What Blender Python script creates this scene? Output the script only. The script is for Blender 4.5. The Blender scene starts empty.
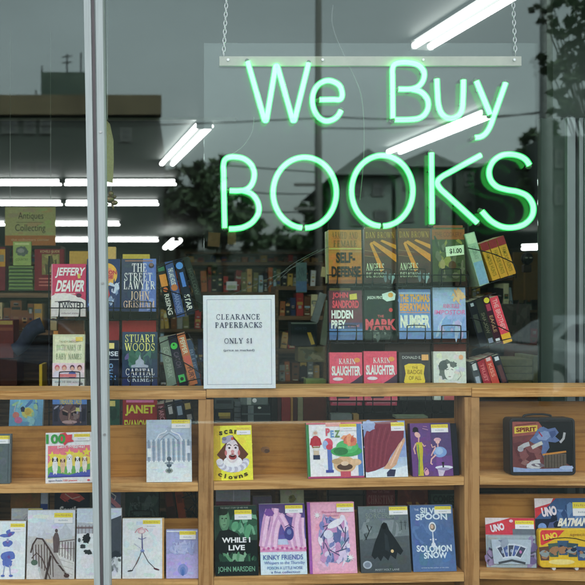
import bpy, math, random
from mathutils import Vector, Matrix, Euler
random.seed(7)
sc = bpy.context.scene
COL = sc.collection
# ---------------------------------------------------------------- camera frame
CX, HY, F, D, EYE = 185.0, 300.0, 825.0, 2.5, 1.6
def P(px, py, y=0.0):
    s = (y + D) / F
    return Vector(((px - CX) * s, y, EYE - (py - HY) * s))
def S(y): return (y + D) / F
cam_d = bpy.data.cameras.new('camera'); cam = bpy.data.objects.new('camera', cam_d); COL.objects.link(cam)
cam.location = (0, -D, EYE); cam.rotation_euler = (math.pi / 2, 0, 0)
cam_d.sensor_width = 36; cam_d.lens = F / 585 * 36
cam_d.shift_x = (292.5 - CX) / 585; cam_d.shift_y = (HY - 292.5) / 585
cam_d.clip_start = 0.05; cam_d.clip_end = 2000
cam_d.dof.use_dof = True; cam_d.dof.focus_distance = D + 0.15; cam_d.dof.aperture_fstop = 5.0
sc.camera = cam

def lin(c):
    c = c / 255.0
    return c / 12.92 if c <= 0.04045 else ((c + 0.055) / 1.055) ** 2.4
GAIN = [1.0]
def rgb(c, g=None):
    g = GAIN[0]*1.06 if g is None else g
    v = [min(0.86, lin(x) * g) for x in c]
    L = 0.3*v[0] + 0.59*v[1] + 0.11*v[2]; v = [max(0.0, L + (x-L)*0.97) for x in v]; v = [x*x/(x+0.014)*1.02 if x > 0 else 0.0 for x in v]
    return (v[0], v[1], v[2], 1.0)

# ---------------------------------------------------------------- materials
MATS = {}
def newmat(name):
    m = bpy.data.materials.new(name); m.use_nodes = True
    nt = m.node_tree; nt.nodes.clear()
    out = nt.nodes.new('ShaderNodeOutputMaterial')
    MATS[name] = m
    return m, nt, out
def N(nt, t, **kw):
    n = nt.nodes.new(t)
    for k, v in kw.items():
        if k.startswith('_'): setattr(n, k[1:], v)
        else: n.inputs[k].default_value = v
    return n
def ramp(nt, fac, stops):
    r = nt.nodes.new('ShaderNodeValToRGB'); e = r.color_ramp.elements
    while len(e) < len(stops): e.new(0.5)
    for i, (p, c) in enumerate(stops): e[i].position = p; e[i].color = (c[0], c[1], c[2], 1)
    nt.links.new(fac, r.inputs['Fac']); return r
def pbr(name, c1, c2=None, rough=0.5, scale=8.0, metal=0.0, bump=0.0, stretch=(1, 1, 1), spec=0.5, detail=5, r2=None, coat=0.0):
    m, nt, out = newmat(name)
    tc = N(nt, 'ShaderNodeTexCoord'); mp = N(nt, 'ShaderNodeMapping'); mp.inputs['Scale'].default_value = stretch
    nt.links.new(tc.outputs['Object'], mp.inputs['Vector'])
    no = N(nt, 'ShaderNodeTexNoise', Scale=scale, Detail=detail, Roughness=0.6)
    nt.links.new(mp.outputs['Vector'], no.inputs['Vector'])
    c2 = c2 or tuple(x * 0.8 for x in c1)
    r = ramp(nt, no.outputs['Fac'], [(0.3, c2), (0.7, c1)])
    b = N(nt, 'ShaderNodeBsdfPrincipled', Roughness=rough, Metallic=metal)
    b.inputs['Specular IOR Level'].default_value = spec
    b.inputs['Coat Weight'].default_value = coat
    nt.links.new(r.outputs['Color'], b.inputs['Base Color'])
    if r2 is not None:
        mr = N(nt, 'ShaderNodeMapRange'); mr.inputs['To Min'].default_value = rough; mr.inputs['To Max'].default_value = r2
        nt.links.new(no.outputs['Fac'], mr.inputs['Value']); nt.links.new(mr.outputs['Result'], b.inputs['Roughness'])
    if bump:
        bp = N(nt, 'ShaderNodeBump', Strength=bump, Distance=0.01)
        nt.links.new(no.outputs['Fac'], bp.inputs['Height']); nt.links.new(bp.outputs['Normal'], b.inputs['Normal'])
    nt.links.new(b.outputs['BSDF'], out.inputs['Surface'])
    return m

def printmat(name, rough, spec, mott=0.12, sc_=90):
    """ink on paper: colour comes from the printed artwork (face colours), with paper mottling"""
    m, nt, out = newmat(name)
    at = N(nt, 'ShaderNodeAttribute', _attribute_name='Col')
    tc = N(nt, 'ShaderNodeTexCoord')
    no = N(nt, 'ShaderNodeTexNoise', Scale=sc_, Detail=4, Roughness=0.7)
    nt.links.new(tc.outputs['Object'], no.inputs['Vector'])
    mr = N(nt, 'ShaderNodeMapRange'); mr.inputs['From Min'].default_value = 0.25; mr.inputs['From Max'].default_value = 0.75
    mr.inputs['To Min'].default_value = 1 - mott; mr.inputs['To Max'].default_value = 1 + mott
    nt.links.new(no.outputs['Fac'], mr.inputs['Value'])
    mx = N(nt, 'ShaderNodeVectorMath', _operation='SCALE')
    nh = N(nt, 'ShaderNodeTexNoise', Scale=38, Detail=5, Roughness=0.75); nt.links.new(tc.outputs['Object'], nh.inputs['Vector'])
    hm = N(nt, 'ShaderNodeVectorMath', _operation='MULTIPLY_ADD'); hm.inputs[1].default_value = (0.24, 0.20, 0.28); hm.inputs[2].default_value = (0.88, 0.90, 0.86)
    nt.links.new(nh.outputs['Color'], hm.inputs[0])
    hv = N(nt, 'ShaderNodeVectorMath', _operation='MULTIPLY'); nt.links.new(at.outputs['Color'], hv.inputs[0]); nt.links.new(hm.outputs[0], hv.inputs[1])
    nt.links.new(hv.outputs[0], mx.inputs[0]); nt.links.new(mr.outputs['Result'], mx.inputs['Scale'])
    b = N(nt, 'ShaderNodeBsdfPrincipled', Roughness=rough); b.inputs['Specular IOR Level'].default_value = spec
    no2 = N(nt, 'ShaderNodeTexNoise', Scale=14, Detail=2)
    nt.links.new(tc.outputs['Object'], no2.inputs['Vector'])
    bp = N(nt, 'ShaderNodeBump', Strength=0.25, Distance=0.003)
    nt.links.new(no2.outputs['Fac'], bp.inputs['Height']); nt.links.new(bp.outputs['Normal'], b.inputs['Normal'])
    nt.links.new(mx.outputs[0], b.inputs['Base Color'])
    nt.links.new(b.outputs['BSDF'], out.inputs['Surface'])
    return m
PRINT = printmat('printed_card', 0.36, 0.14, 0.16, 110)
PLAIN = printmat('printed_matte', 0.6, 0.1, 0.18, 40)
EMBOSS = printmat('sticker_paper', 0.5, 0.3, 0.06)

def wood(name, ca, cb, cc, along='x', rough=0.5):
    m, nt, out = newmat(name)
    tc = N(nt, 'ShaderNodeTexCoord'); mp = N(nt, 'ShaderNodeMapping')
    mp.inputs['Scale'].default_value = (1.2, 14, 14) if along == 'x' else (14, 14, 1.2)
    oi = N(nt, 'ShaderNodeObjectInfo'); ad = N(nt, 'ShaderNodeVectorMath', _operation='ADD')
    cmb = N(nt, 'ShaderNodeCombineXYZ'); mu = N(nt, 'ShaderNodeMath', _operation='MULTIPLY'); mu.inputs[1].default_value = 37
    nt.links.new(oi.outputs['Random'], mu.inputs[0])
    for i in range(3): nt.links.new(mu.outputs[0], cmb.inputs[i])
    nt.links.new(tc.outputs['Object'], ad.inputs[0]); nt.links.new(cmb.outputs[0], ad.inputs[1])
    nt.links.new(ad.outputs[0], mp.inputs['Vector'])
    n1 = N(nt, 'ShaderNodeTexNoise', Scale=1.6, Detail=6, Roughness=0.62, Distortion=0.9)
    nt.links.new(mp.outputs[0], n1.inputs['Vector'])
    mp2 = N(nt, 'ShaderNodeMapping'); mp2.inputs['Scale'].default_value = (4, 130, 130) if along == 'x' else (130, 130, 4)
    nt.links.new(ad.outputs[0], mp2.inputs['Vector'])
    n2 = N(nt, 'ShaderNodeTexNoise', Scale=2.0, Detail=3, Roughness=0.5)
    nt.links.new(mp2.outputs[0], n2.inputs['Vector'])
    wv = N(nt, 'ShaderNodeTexWave', Scale=0.9, Distortion=9.0, Detail=3.0); wv.inputs['Detail Scale'].default_value = 1.3
    wv.bands_direction = 'Z' if along == 'x' else 'X'
    nt.links.new(mp.outputs[0], wv.inputs['Vector'])
    a = N(nt, 'ShaderNodeMath', _operation='MULTIPLY_ADD'); a.inputs[1].default_value = 0.22
    nt.links.new(wv.outputs['Fac'], a.inputs[0]); nt.links.new(n1.outputs['Fac'], a.inputs[2])
    a2 = N(nt, 'ShaderNodeMath', _operation='MULTIPLY_ADD'); a2.inputs[1].default_value = 0.75
    nt.links.new(n2.outputs['Fac'], a2.inputs[0]); nt.links.new(a.outputs[0], a2.inputs[2])
    r = ramp(nt, a2.outputs[0], [(0.62, cc), (0.92, cb), (1.2 if False else 1.0, ca)])
    # knots: sparse dark cells
    vm = N(nt, 'ShaderNodeMapping'); vm.inputs['Scale'].default_value = (3.2, 3.2, 6) if along == 'x' else (6, 3.2, 2.4)
    nt.links.new(ad.outputs[0], vm.inputs['Vector'])
    vo = N(nt, 'ShaderNodeTexVoronoi', Scale=1.0, Randomness=1.0)
    nt.links.new(vm.outputs[0], vo.inputs['Vector'])
    kr = ramp(nt, vo.outputs['Distance'], [(0.03, (0.35, 0.25, 0.2)), (0.09, (1, 1, 1))])
    mx = N(nt, 'ShaderNodeMix', _data_type='RGBA', _blend_type='MULTIPLY'); mx.inputs['Factor'].default_value = 1
    nt.links.new(r.outputs['Color'], mx.inputs[6]); nt.links.new(kr.outputs['Color'], mx.inputs[7])
    b = N(nt, 'ShaderNodeBsdfPrincipled', Roughness=rough); b.inputs['Specular IOR Level'].default_value = 0.14
    tv = N(nt, 'ShaderNodeMapRange'); tv.inputs['To Min'].default_value = 0.82; tv.inputs['To Max'].default_value = 1.1; nt.links.new(oi.outputs['Random'], tv.inputs['Value'])
    st = N(nt, 'ShaderNodeTexNoise', Scale=9, Detail=6, Roughness=0.7); nt.links.new(ad.outputs[0], st.inputs['Vector'])
    sr = N(nt, 'ShaderNodeMapRange'); sr.inputs['From Min'].default_value = 0.3; sr.inputs['From Max'].default_value = 0.5; sr.inputs['To Min'].default_value = 0.72; sr.inputs['To Max'].default_value = 1.0; nt.links.new(st.outputs['Fac'], sr.inputs['Value'])
    pm = N(nt, 'ShaderNodeMath', _operation='MULTIPLY'); nt.links.new(tv.outputs[0], pm.inputs[0]); nt.links.new(sr.outputs[0], pm.inputs[1])
    vmx = N(nt, 'ShaderNodeVectorMath', _operation='SCALE'); nt.links.new(mx.outputs[2], vmx.inputs[0]); nt.links.new(pm.outputs[0], vmx.inputs['Scale'])
    nt.links.new(vmx.outputs[0], b.inputs['Base Color'])
    bp = N(nt, 'ShaderNodeBump', Strength=0.25, Distance=0.002)
    nt.links.new(a2.outputs[0], bp.inputs['Height']); nt.links.new(bp.outputs['Normal'], b.inputs['Normal'])
    nt.links.new(b.outputs['BSDF'], out.inputs['Surface'])
    return m
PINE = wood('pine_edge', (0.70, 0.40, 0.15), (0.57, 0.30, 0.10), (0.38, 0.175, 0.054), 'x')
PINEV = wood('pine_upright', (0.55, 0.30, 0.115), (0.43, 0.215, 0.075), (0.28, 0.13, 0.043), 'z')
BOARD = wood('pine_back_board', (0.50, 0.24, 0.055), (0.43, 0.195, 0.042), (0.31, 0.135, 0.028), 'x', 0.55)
OAKD = wood('dark_shelf_wood', (0.16, 0.09, 0.045), (0.11, 0.06, 0.03), (0.06, 0.035, 0.02), 'x', 0.5)

ALU = pbr('brushed_aluminium', (0.43, 0.48, 0.47), (0.33, 0.37, 0.365), rough=0.45, scale=6, metal=0.0, stretch=(30, 30, 1), r2=0.55, bump=0.05)
GASKET = pbr('rubber_gasket', (0.20, 0.17, 0.18), rough=0.7)
WIRE = pbr('black_coated_wire', (0.010, 0.010, 0.012), rough=0.45, spec=0.2)
CREAM = pbr('cream_metal', (0.42, 0.41, 0.33), (0.34, 0.34, 0.27), rough=0.45, scale=20)
PAGES = pbr('page_block', (0.62, 0.55, 0.42), (0.42, 0.36, 0.26), rough=0.8, scale=4, stretch=(1, 160, 1), detail=2)
CHAINM = pbr('steel_chain', (0.6, 0.6, 0.6), rough=0.3, metal=0.9)
CEIL = pbr('dark_ceiling_paint', (0.02, 0.028, 0.023), (0.014, 0.02, 0.017), rough=0.7, scale=2)
WALLD = pbr('dim_wall_paint', (0.10, 0.09, 0.06), (0.06, 0.055, 0.04), rough=0.8, scale=1.5)
FLOORM = pbr('worn_carpet', (0.07, 0.06, 0.05), (0.04, 0.035, 0.03), rough=0.95, scale=12)
GREENW = pbr('added_header_paint', (0.06, 0.08, 0.07), (0.045, 0.06, 0.05), rough=0.8, scale=3)
GREENP = pbr('green_grey_paint', (0.022, 0.04, 0.03), (0.016, 0.03, 0.022), rough=0.6, scale=3, spec=.2)
WHITEM = pbr('grey_painted_steel', (0.24, 0.26, 0.25), (0.2, 0.22, 0.21), rough=0.5)
JAMB = pbr('grey_door_metal', (0.20, 0.235, 0.24), (0.165, 0.19, 0.195), rough=0.4, scale=4, metal=0.3)
TINL = pbr('lunchbox_tin', (0.02, 0.02, 0.022), (0.012, 0.012, 0.014), rough=0.35, spec=.3, coat=0.08)
ASPH = pbr('asphalt', (0.045, 0.045, 0.047), (0.03, 0.03, 0.032), rough=0.9, scale=30, bump=0.2)
CONC = pbr('concrete', (0.05, 0.05, 0.047), (0.034, 0.034, 0.032), rough=0.85, scale=5, bump=0.1)
PAINTW = pbr('road_paint', (0.7, 0.7, 0.66), (0.5, 0.5, 0.47), rough=0.7, scale=10)
BRICKD = pbr('dark_brick', (0.065, 0.08, 0.068), (0.042, 0.055, 0.047), rough=0.9, scale=6, stretch=(1, 1, 6))
PARAP = pbr('tan_parapet', (0.22, 0.175, 0.10), (0.09, 0.07, 0.042), rough=0.9, scale=0.7, stretch=(1, 1, .3))
GREENB = pbr('green_cladding', (0.08, 0.11, 0.085), (0.045, 0.07, 0.055), rough=0.8, scale=1.2)
HOUSEW = pbr('house_siding', (0.17, 0.21, 0.185), (0.11, 0.14, 0.125), rough=0.8, scale=2, stretch=(1, 1, 8))
ROOFM = pbr('roof_shingle', (0.17, 0.19, 0.18), (0.11, 0.13, 0.12), rough=0.9, scale=9)
WINF = pbr('window_trim', (0.10, 0.11, 0.10), rough=0.6)
DARKGL = pbr('dark_window_glass', (0.03, 0.035, 0.04), rough=0.08, spec=0.8)
BARK = pbr('bark', (0.05, 0.04, 0.028), (0.025, 0.02, 0.015), rough=0.95, scale=10, stretch=(4, 4, 1), bump=0.5)
POLEW = pbr('pole_wood', (0.16, 0.16, 0.15), (0.11, 0.11, 0.10), rough=0.9, scale=6, stretch=(6, 6, 1))
CARP = pbr('car_paint', (0.20, 0.22, 0.23), (0.18, 0.20, 0.21), rough=0.5, metal=0.0, spec=.3, coat=0.0)
CARD = pbr('car_paint_dark', (0.03, 0.035, 0.05), (0.02, 0.025, 0.04), rough=0.25, metal=0.4, coat=0.6)
TYRE = pbr('tyre_rubber', (0.015, 0.015, 0.015), rough=0.9)
CABLE = pbr('cable_rubber', (0.02, 0.02, 0.02), rough=0.7)
GREYC = pbr('grey_cable', (0.075, 0.085, 0.08), rough=0.5)
FAINTW = pbr('thin_clear_wire', (0.13, 0.15, 0.14), rough=0.5)
TUBEEND = pbr('dull_tube_end', (0.05, 0.09, 0.06), rough=0.5)
CLEARW = pbr('clear_cable', (0.4, 0.44, 0.42), rough=0.3)
def leafmat(name, ca, cb):
    m, nt, out = newmat(name)
    ge = N(nt, 'ShaderNodeNewGeometry'); r = ramp(nt, ge.outputs['Random Per Island'], [(0.0, cb), (1.0, ca)])
    b = N(nt, 'ShaderNodeBsdfPrincipled', Roughness=0.6); nt.links.new(r.outputs['Color'], b.inputs['Base Color'])
    t = N(nt, 'ShaderNodeBsdfTranslucent'); nt.links.new(r.outputs['Color'], t.inputs['Color'])
    mx = N(nt, 'ShaderNodeMixShader', Fac=0.25)
    nt.links.new(b.outputs[0], mx.inputs[1]); nt.links.new(t.outputs[0], mx.inputs[2])
    nt.links.new(mx.outputs[0], out.inputs['Surface']); return m
LEAF = leafmat('leaf_green', (0.10, 0.15, 0.07), (0.045, 0.075, 0.04))

def emis(name, col, strength):
    m, nt, out = newmat(name)
    e = N(nt, 'ShaderNodeEmission', Strength=strength); e.inputs['Color'].default_value = (*col, 1)
    nt.links.new(e.outputs[0], out.inputs['Surface']); return m
TUBE = emis('fluorescent_tube', (0.95, 1.0, 0.96), 2.4)
NEON = emis('neon_core', (0.088, 1.0, 0.125), 1.3)
def neon_glass():
    m, nt, out = newmat('neon_tube_glass')
    tr = N(nt, 'ShaderNodeBsdfTransparent'); tr.inputs['Color'].default_value = (0.9, 1, 0.93, 1)
    e = N(nt, 'ShaderNodeEmission', Strength=0.13); e.inputs['Color'].default_value = (0.05, 1.0, 0.22, 1)
    gl = N(nt, 'ShaderNodeBsdfGlossy', Roughness=0.05)
    ad = N(nt, 'ShaderNodeAddShader'); nt.links.new(tr.outputs[0], ad.inputs[0]); nt.links.new(e.outputs[0], ad.inputs[1])
    mx = N(nt, 'ShaderNodeMixShader', Fac=0.05); nt.links.new(ad.outputs[0], mx.inputs[1]); nt.links.new(gl.outputs[0], mx.inputs[2])
    nt.links.new(mx.outputs[0], out.inputs['Surface']); return m
NEONG = neon_glass()
def pane_mat(name, tint, f0, dust, rough=0.0, dustcol=(0.7, 0.75, 0.72)):
    """architectural glass: mirror by angle (Schlick curve), clear otherwise, thin dust film"""
    m, nt, out = newmat(name)
    lw = N(nt, 'ShaderNodeLayerWeight', Blend=0.5)
    pw = N(nt, 'ShaderNodeMath', _operation='POWER'); pw.inputs[1].default_value = 5
    nt.links.new(lw.outputs['Facing'], pw.inputs[0])
    ma = N(nt, 'ShaderNodeMath', _operation='MULTIPLY_ADD'); ma.inputs[1].default_value = 1 - f0; ma.inputs[2].default_value = f0
    nt.links.new(pw.outputs[0], ma.inputs[0])
    tr = N(nt, 'ShaderNodeBsdfTransparent'); tr.inputs['Color'].default_value = (*tint, 1)
    gl = N(nt, 'ShaderNodeBsdfGlossy', Roughness=rough); gl.inputs['Color'].default_value = (0.82, 1.0, 0.96, 1)
    df = N(nt, 'ShaderNodeBsdfDiffuse'); df.inputs['Color'].default_value = (*dustcol, 1)
    tc = N(nt, 'ShaderNodeTexCoord')
    no = N(nt, 'ShaderNodeTexNoise', Scale=5, Detail=6, Roughness=0.7, Distortion=0.6); nt.links.new(tc.outputs['Object'], no.inputs['Vector'])
    mr = N(nt, 'ShaderNodeMapRange'); mr.inputs['From Min'].default_value = 0.35; mr.inputs['From Max'].default_value = 0.8
    mr.inputs['To Min'].default_value = dust * 0.3; mr.inputs['To Max'].default_value = dust * 1.8
    nt.links.new(no.outputs['Fac'], mr.inputs['Value'])
    m1 = N(nt, 'ShaderNodeMixShader'); nt.links.new(mr.outputs['Result'], m1.inputs['Fac'])
    nt.links.new(tr.outputs[0], m1.inputs[1]); nt.links.new(df.outputs[0], m1.inputs[2])
    m2 = N(nt, 'ShaderNodeMixShader'); nt.links.new(ma.outputs[0], m2.inputs['Fac'])
    nt.links.new(m1.outputs[0], m2.inputs[1]); nt.links.new(gl.outputs[0], m2.inputs[2])
    nt.links.new(m2.outputs[0], out.inputs['Surface']); return m
GLASS = pane_mat('window_glass', (0.975, 0.98, 0.98), 0.0405, 0.0008)
ACRYL = pane_mat('clear_acrylic', (0.97, 0.99, 0.98), 0.019, 0.001)
BLIST = pane_mat('clear_blister', (0.97, 0.98, 0.98), 0.05, 0.04, 0.08)

# ---------------------------------------------------------------- mesh builder
class MB:
    def __init__(s): s.v = []; s.f = []; s.c = []; s.m = []
    def add(s, vs, fs, col=(0.5, 0.5, 0.5, 1), mi=0):
        o = len(s.v); s.v += [tuple(v) for v in vs]
        for f in fs: s.f.append(tuple(o + i for i in f)); s.c.append(col); s.m.append(mi)
    def box(s, a, b, col=(0.5, 0.5, 0.5, 1), mi=0, M=None):
        x0, y0, z0 = a; x1, y1, z1 = b
        vs = [Vector(p) for p in ((x0,y0,z0),(x1,y0,z0),(x1,y1,z0),(x0,y1,z0),(x0,y0,z1),(x1,y0,z1),(x1,y1,z1),(x0,y1,z1))]
        if M: vs = [M @ v for v in vs]
        s.add(vs, [(0,3,2,1),(4,5,6,7),(0,1,5,4),(1,2,6,5),(2,3,7,6),(3,0,4,7)], col, mi)
    def hexa(s, pts, col=(0.5,0.5,0.5,1), mi=0):
        s.add(pts, [(0,3,2,1),(4,5,6,7),(0,1,5,4),(1,2,6,5),(2,3,7,6),(3,0,4,7)], col, mi)
    def tube(s, pts, r, n=8, closed=False, cap=True, col=(0.5, 0.5, 0.5, 1), mi=0, r2=None):
        pts = [Vector(p) for p in pts]; k = len(pts); ring = []
        prev = None; o = len(s.v)
        for i, p in enumerate(pts):
            if closed: t = pts[(i + 1) % k] - pts[i - 1]
            else: t = pts[min(i + 1, k - 1)] - pts[max(i - 1, 0)]
            if t.length < 1e-9: t = Vector((0, 0, 1))
            t.normalize()
            if prev is None:
                a = Vector((0, 1, 0)) if abs(t.y) < 0.9 else Vector((1, 0, 0))
                u = t.cross(a).normalized()
            else:
                u = (prev - t * prev.dot(t)).normalized()
            prev = u; w = t.cross(u)
            rr = r if r2 is None else r + (r2 - r) * i / (k - 1)
            for j in range(n):
                a = 2 * math.pi * j / n
                s.v.append(tuple(p + (u * math.cos(a) + w * math.sin(a)) * rr))
        for i in range(k if closed else k - 1):
            for j in range(n):
                a = o + i * n + j; b = o + i * n + (j + 1) % n
                c = o + ((i + 1) % k) * n + (j + 1) % n; d = o + ((i + 1) % k) * n + j
                s.f.append((a, b, c, d)); s.c.append(col); s.m.append(mi)
        if cap and not closed:
            s.f.append(tuple(o + j for j in range(n - 1, -1, -1))); s.c.append(col); s.m.append(mi)
            s.f.append(tuple(o + (k - 1) * n + j for j in range(n))); s.c.append(col); s.m.append(mi)
    def cyl(s, a, b, r, n=16, col=(0.5,0.5,0.5,1), mi=0, r2=None): s.tube([a, b], r, n, col=col, mi=mi, r2=r2)
    def prism(s, pts, y0, y1, col=(0.5,0.5,0.5,1), mi=0):
        """outline in x,z extruded over y"""
        n = len(pts)
        vs = [(x, y0, z) for x, z in pts] + [(x, y1, z) for x, z in pts]
        fs = [tuple(range(n)), tuple(range(2 * n - 1, n - 1, -1))] + [((i + 1) % n, i, n + i, n + (i + 1) % n) for i in range(n)]
        s.add(vs, fs, col, mi)
    def ball(s, c, r, n=10, m=7, col=(0.5,0.5,0.5,1), mi=0, sc_=(1,1,1)):
        vs = []; fs = []
        for i in range(m + 1):
            th = math.pi * i / m
            for j in range(n):
                ph = 2 * math.pi * j / n
                vs.append((c[0]+r*sc_[0]*math.sin(th)*math.cos(ph), c[1]+r*sc_[1]*math.sin(th)*math.sin(ph), c[2]+r*sc_[2]*math.cos(th)))
        for i in range(m):
            for j in range(n):
                fs.append((i*n+j, (i+1)*n+j, (i+1)*n+(j+1)%n, i*n+(j+1)%n))
        s.add(vs, fs, col, mi)
    def build(s, name, mats, parent=None, bevel=0.0, smooth=False, origin=None):
        me = bpy.data.meshes.new(name)
        vs = s.v
        if origin is not None: vs = [(v[0]-origin[0], v[1]-origin[1], v[2]-origin[2]) for v in vs]
        me.from_pydata(vs, [], s.f); 
        if not isinstance(mats, (list, tuple)): mats = [mats]
        for m in mats: me.materials.append(m)
        me.polygons.foreach_set('material_index', s.m)
        ca = me.color_attributes.new('Col', 'FLOAT_COLOR', 'CORNER')
        buf = []
        for f, c in zip(s.f, s.c):
            if isinstance(c[0], (tuple, list)):
                for q in c: buf.extend(q)
            else: buf.extend(tuple(c) * len(f))
        ca.data.foreach_set('color', buf)
        if smooth: me.polygons.foreach_set('use_smooth', [True] * len(me.polygons))
        me.validate()
        o = bpy.data.objects.new(name, me); COL.objects.link(o)
        if origin is not None: o.location = origin
        if parent: o.parent = parent
        if bevel:
            b = o.modifiers.new('edge', 'BEVEL'); b.width = bevel; b.segments = 2; b.limit_method = 'ANGLE'
        return o
def tag(o, label=None, cat=None, group=None, kind=None):
    if label: o['label'] = label
    if cat: o['category'] = cat
    if group: o['group'] = group
    if kind: o['kind'] = kind
    return o
def empty(name, loc=(0, 0, 0), rot=(0, 0, 0), label=None, cat=None, group=None):
    o = bpy.data.objects.new(name, None); COL.objects.link(o)
    o.location = loc; o.rotation_euler = rot; o.empty_display_size = 0.05
    return tag(o, label, cat, group)
def copy_tree(o, parent=None):
    c = o.copy(); COL.objects.link(c); c.parent = parent
    for ch in [x for x in bpy.data.objects if x.parent == o]: copy_tree(ch, c)
    return c
def smoothline(pts, k=6, closed=False):
    pts = [Vector(p) for p in pts]; n = len(pts); out = []
    for i in range(n if closed else n - 1):
        if closed: p0, p1, p2, p3 = pts[i-1], pts[i], pts[(i+1) % n], pts[(i+2) % n]
        else: p0, p1, p2, p3 = pts[max(i-1, 0)], pts[i], pts[i+1], pts[min(i+2, n-1)]
        for j in range(k):
            t = j / k
            out.append(0.5 * ((2*p1) + (p2-p0)*t + (2*p0-5*p1+4*p2-p3)*t*t + (3*p1-p0-3*p2+p3)*t**3))
    if not closed: out.append(pts[-1])
    return out

# ---------------------------------------------------------------- lettering
_TXT = {}
def textmesh(s, bold=0.0):
    key = (s, bold)
    if key in _TXT: return _TXT[key]
    cu = bpy.data.curves.new('lettering', 'FONT'); cu.body = s; cu.offset = bold; cu.resolution_u = 3; cu.fill_mode = 'FRONT'
    ob = bpy.data.objects.new('lettering', cu); COL.objects.link(ob)
    dg = bpy.context.evaluated_depsgraph_get(); me = ob.evaluated_get(dg).to_mesh()
    vs = [(v.co.x, v.co.y) for v in me.vertices]; fs = [tuple(p.vertices) for p in me.polygons]
    ob.evaluated_get(dg).to_mesh_clear(); bpy.data.objects.remove(ob); bpy.data.curves.remove(cu)
    if vs:
        x0 = min(v[0] for v in vs); x1 = max(v[0] for v in vs); y0 = min(v[1] for v in vs); y1 = max(v[1] for v in vs)
        vs = [((x-x0)/max(x1-x0, 1e-6), (y-y0)/max(y1-y0, 1e-6)) for x, y in vs]
    _TXT[key] = (vs, fs); return _TXT[key]

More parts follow.
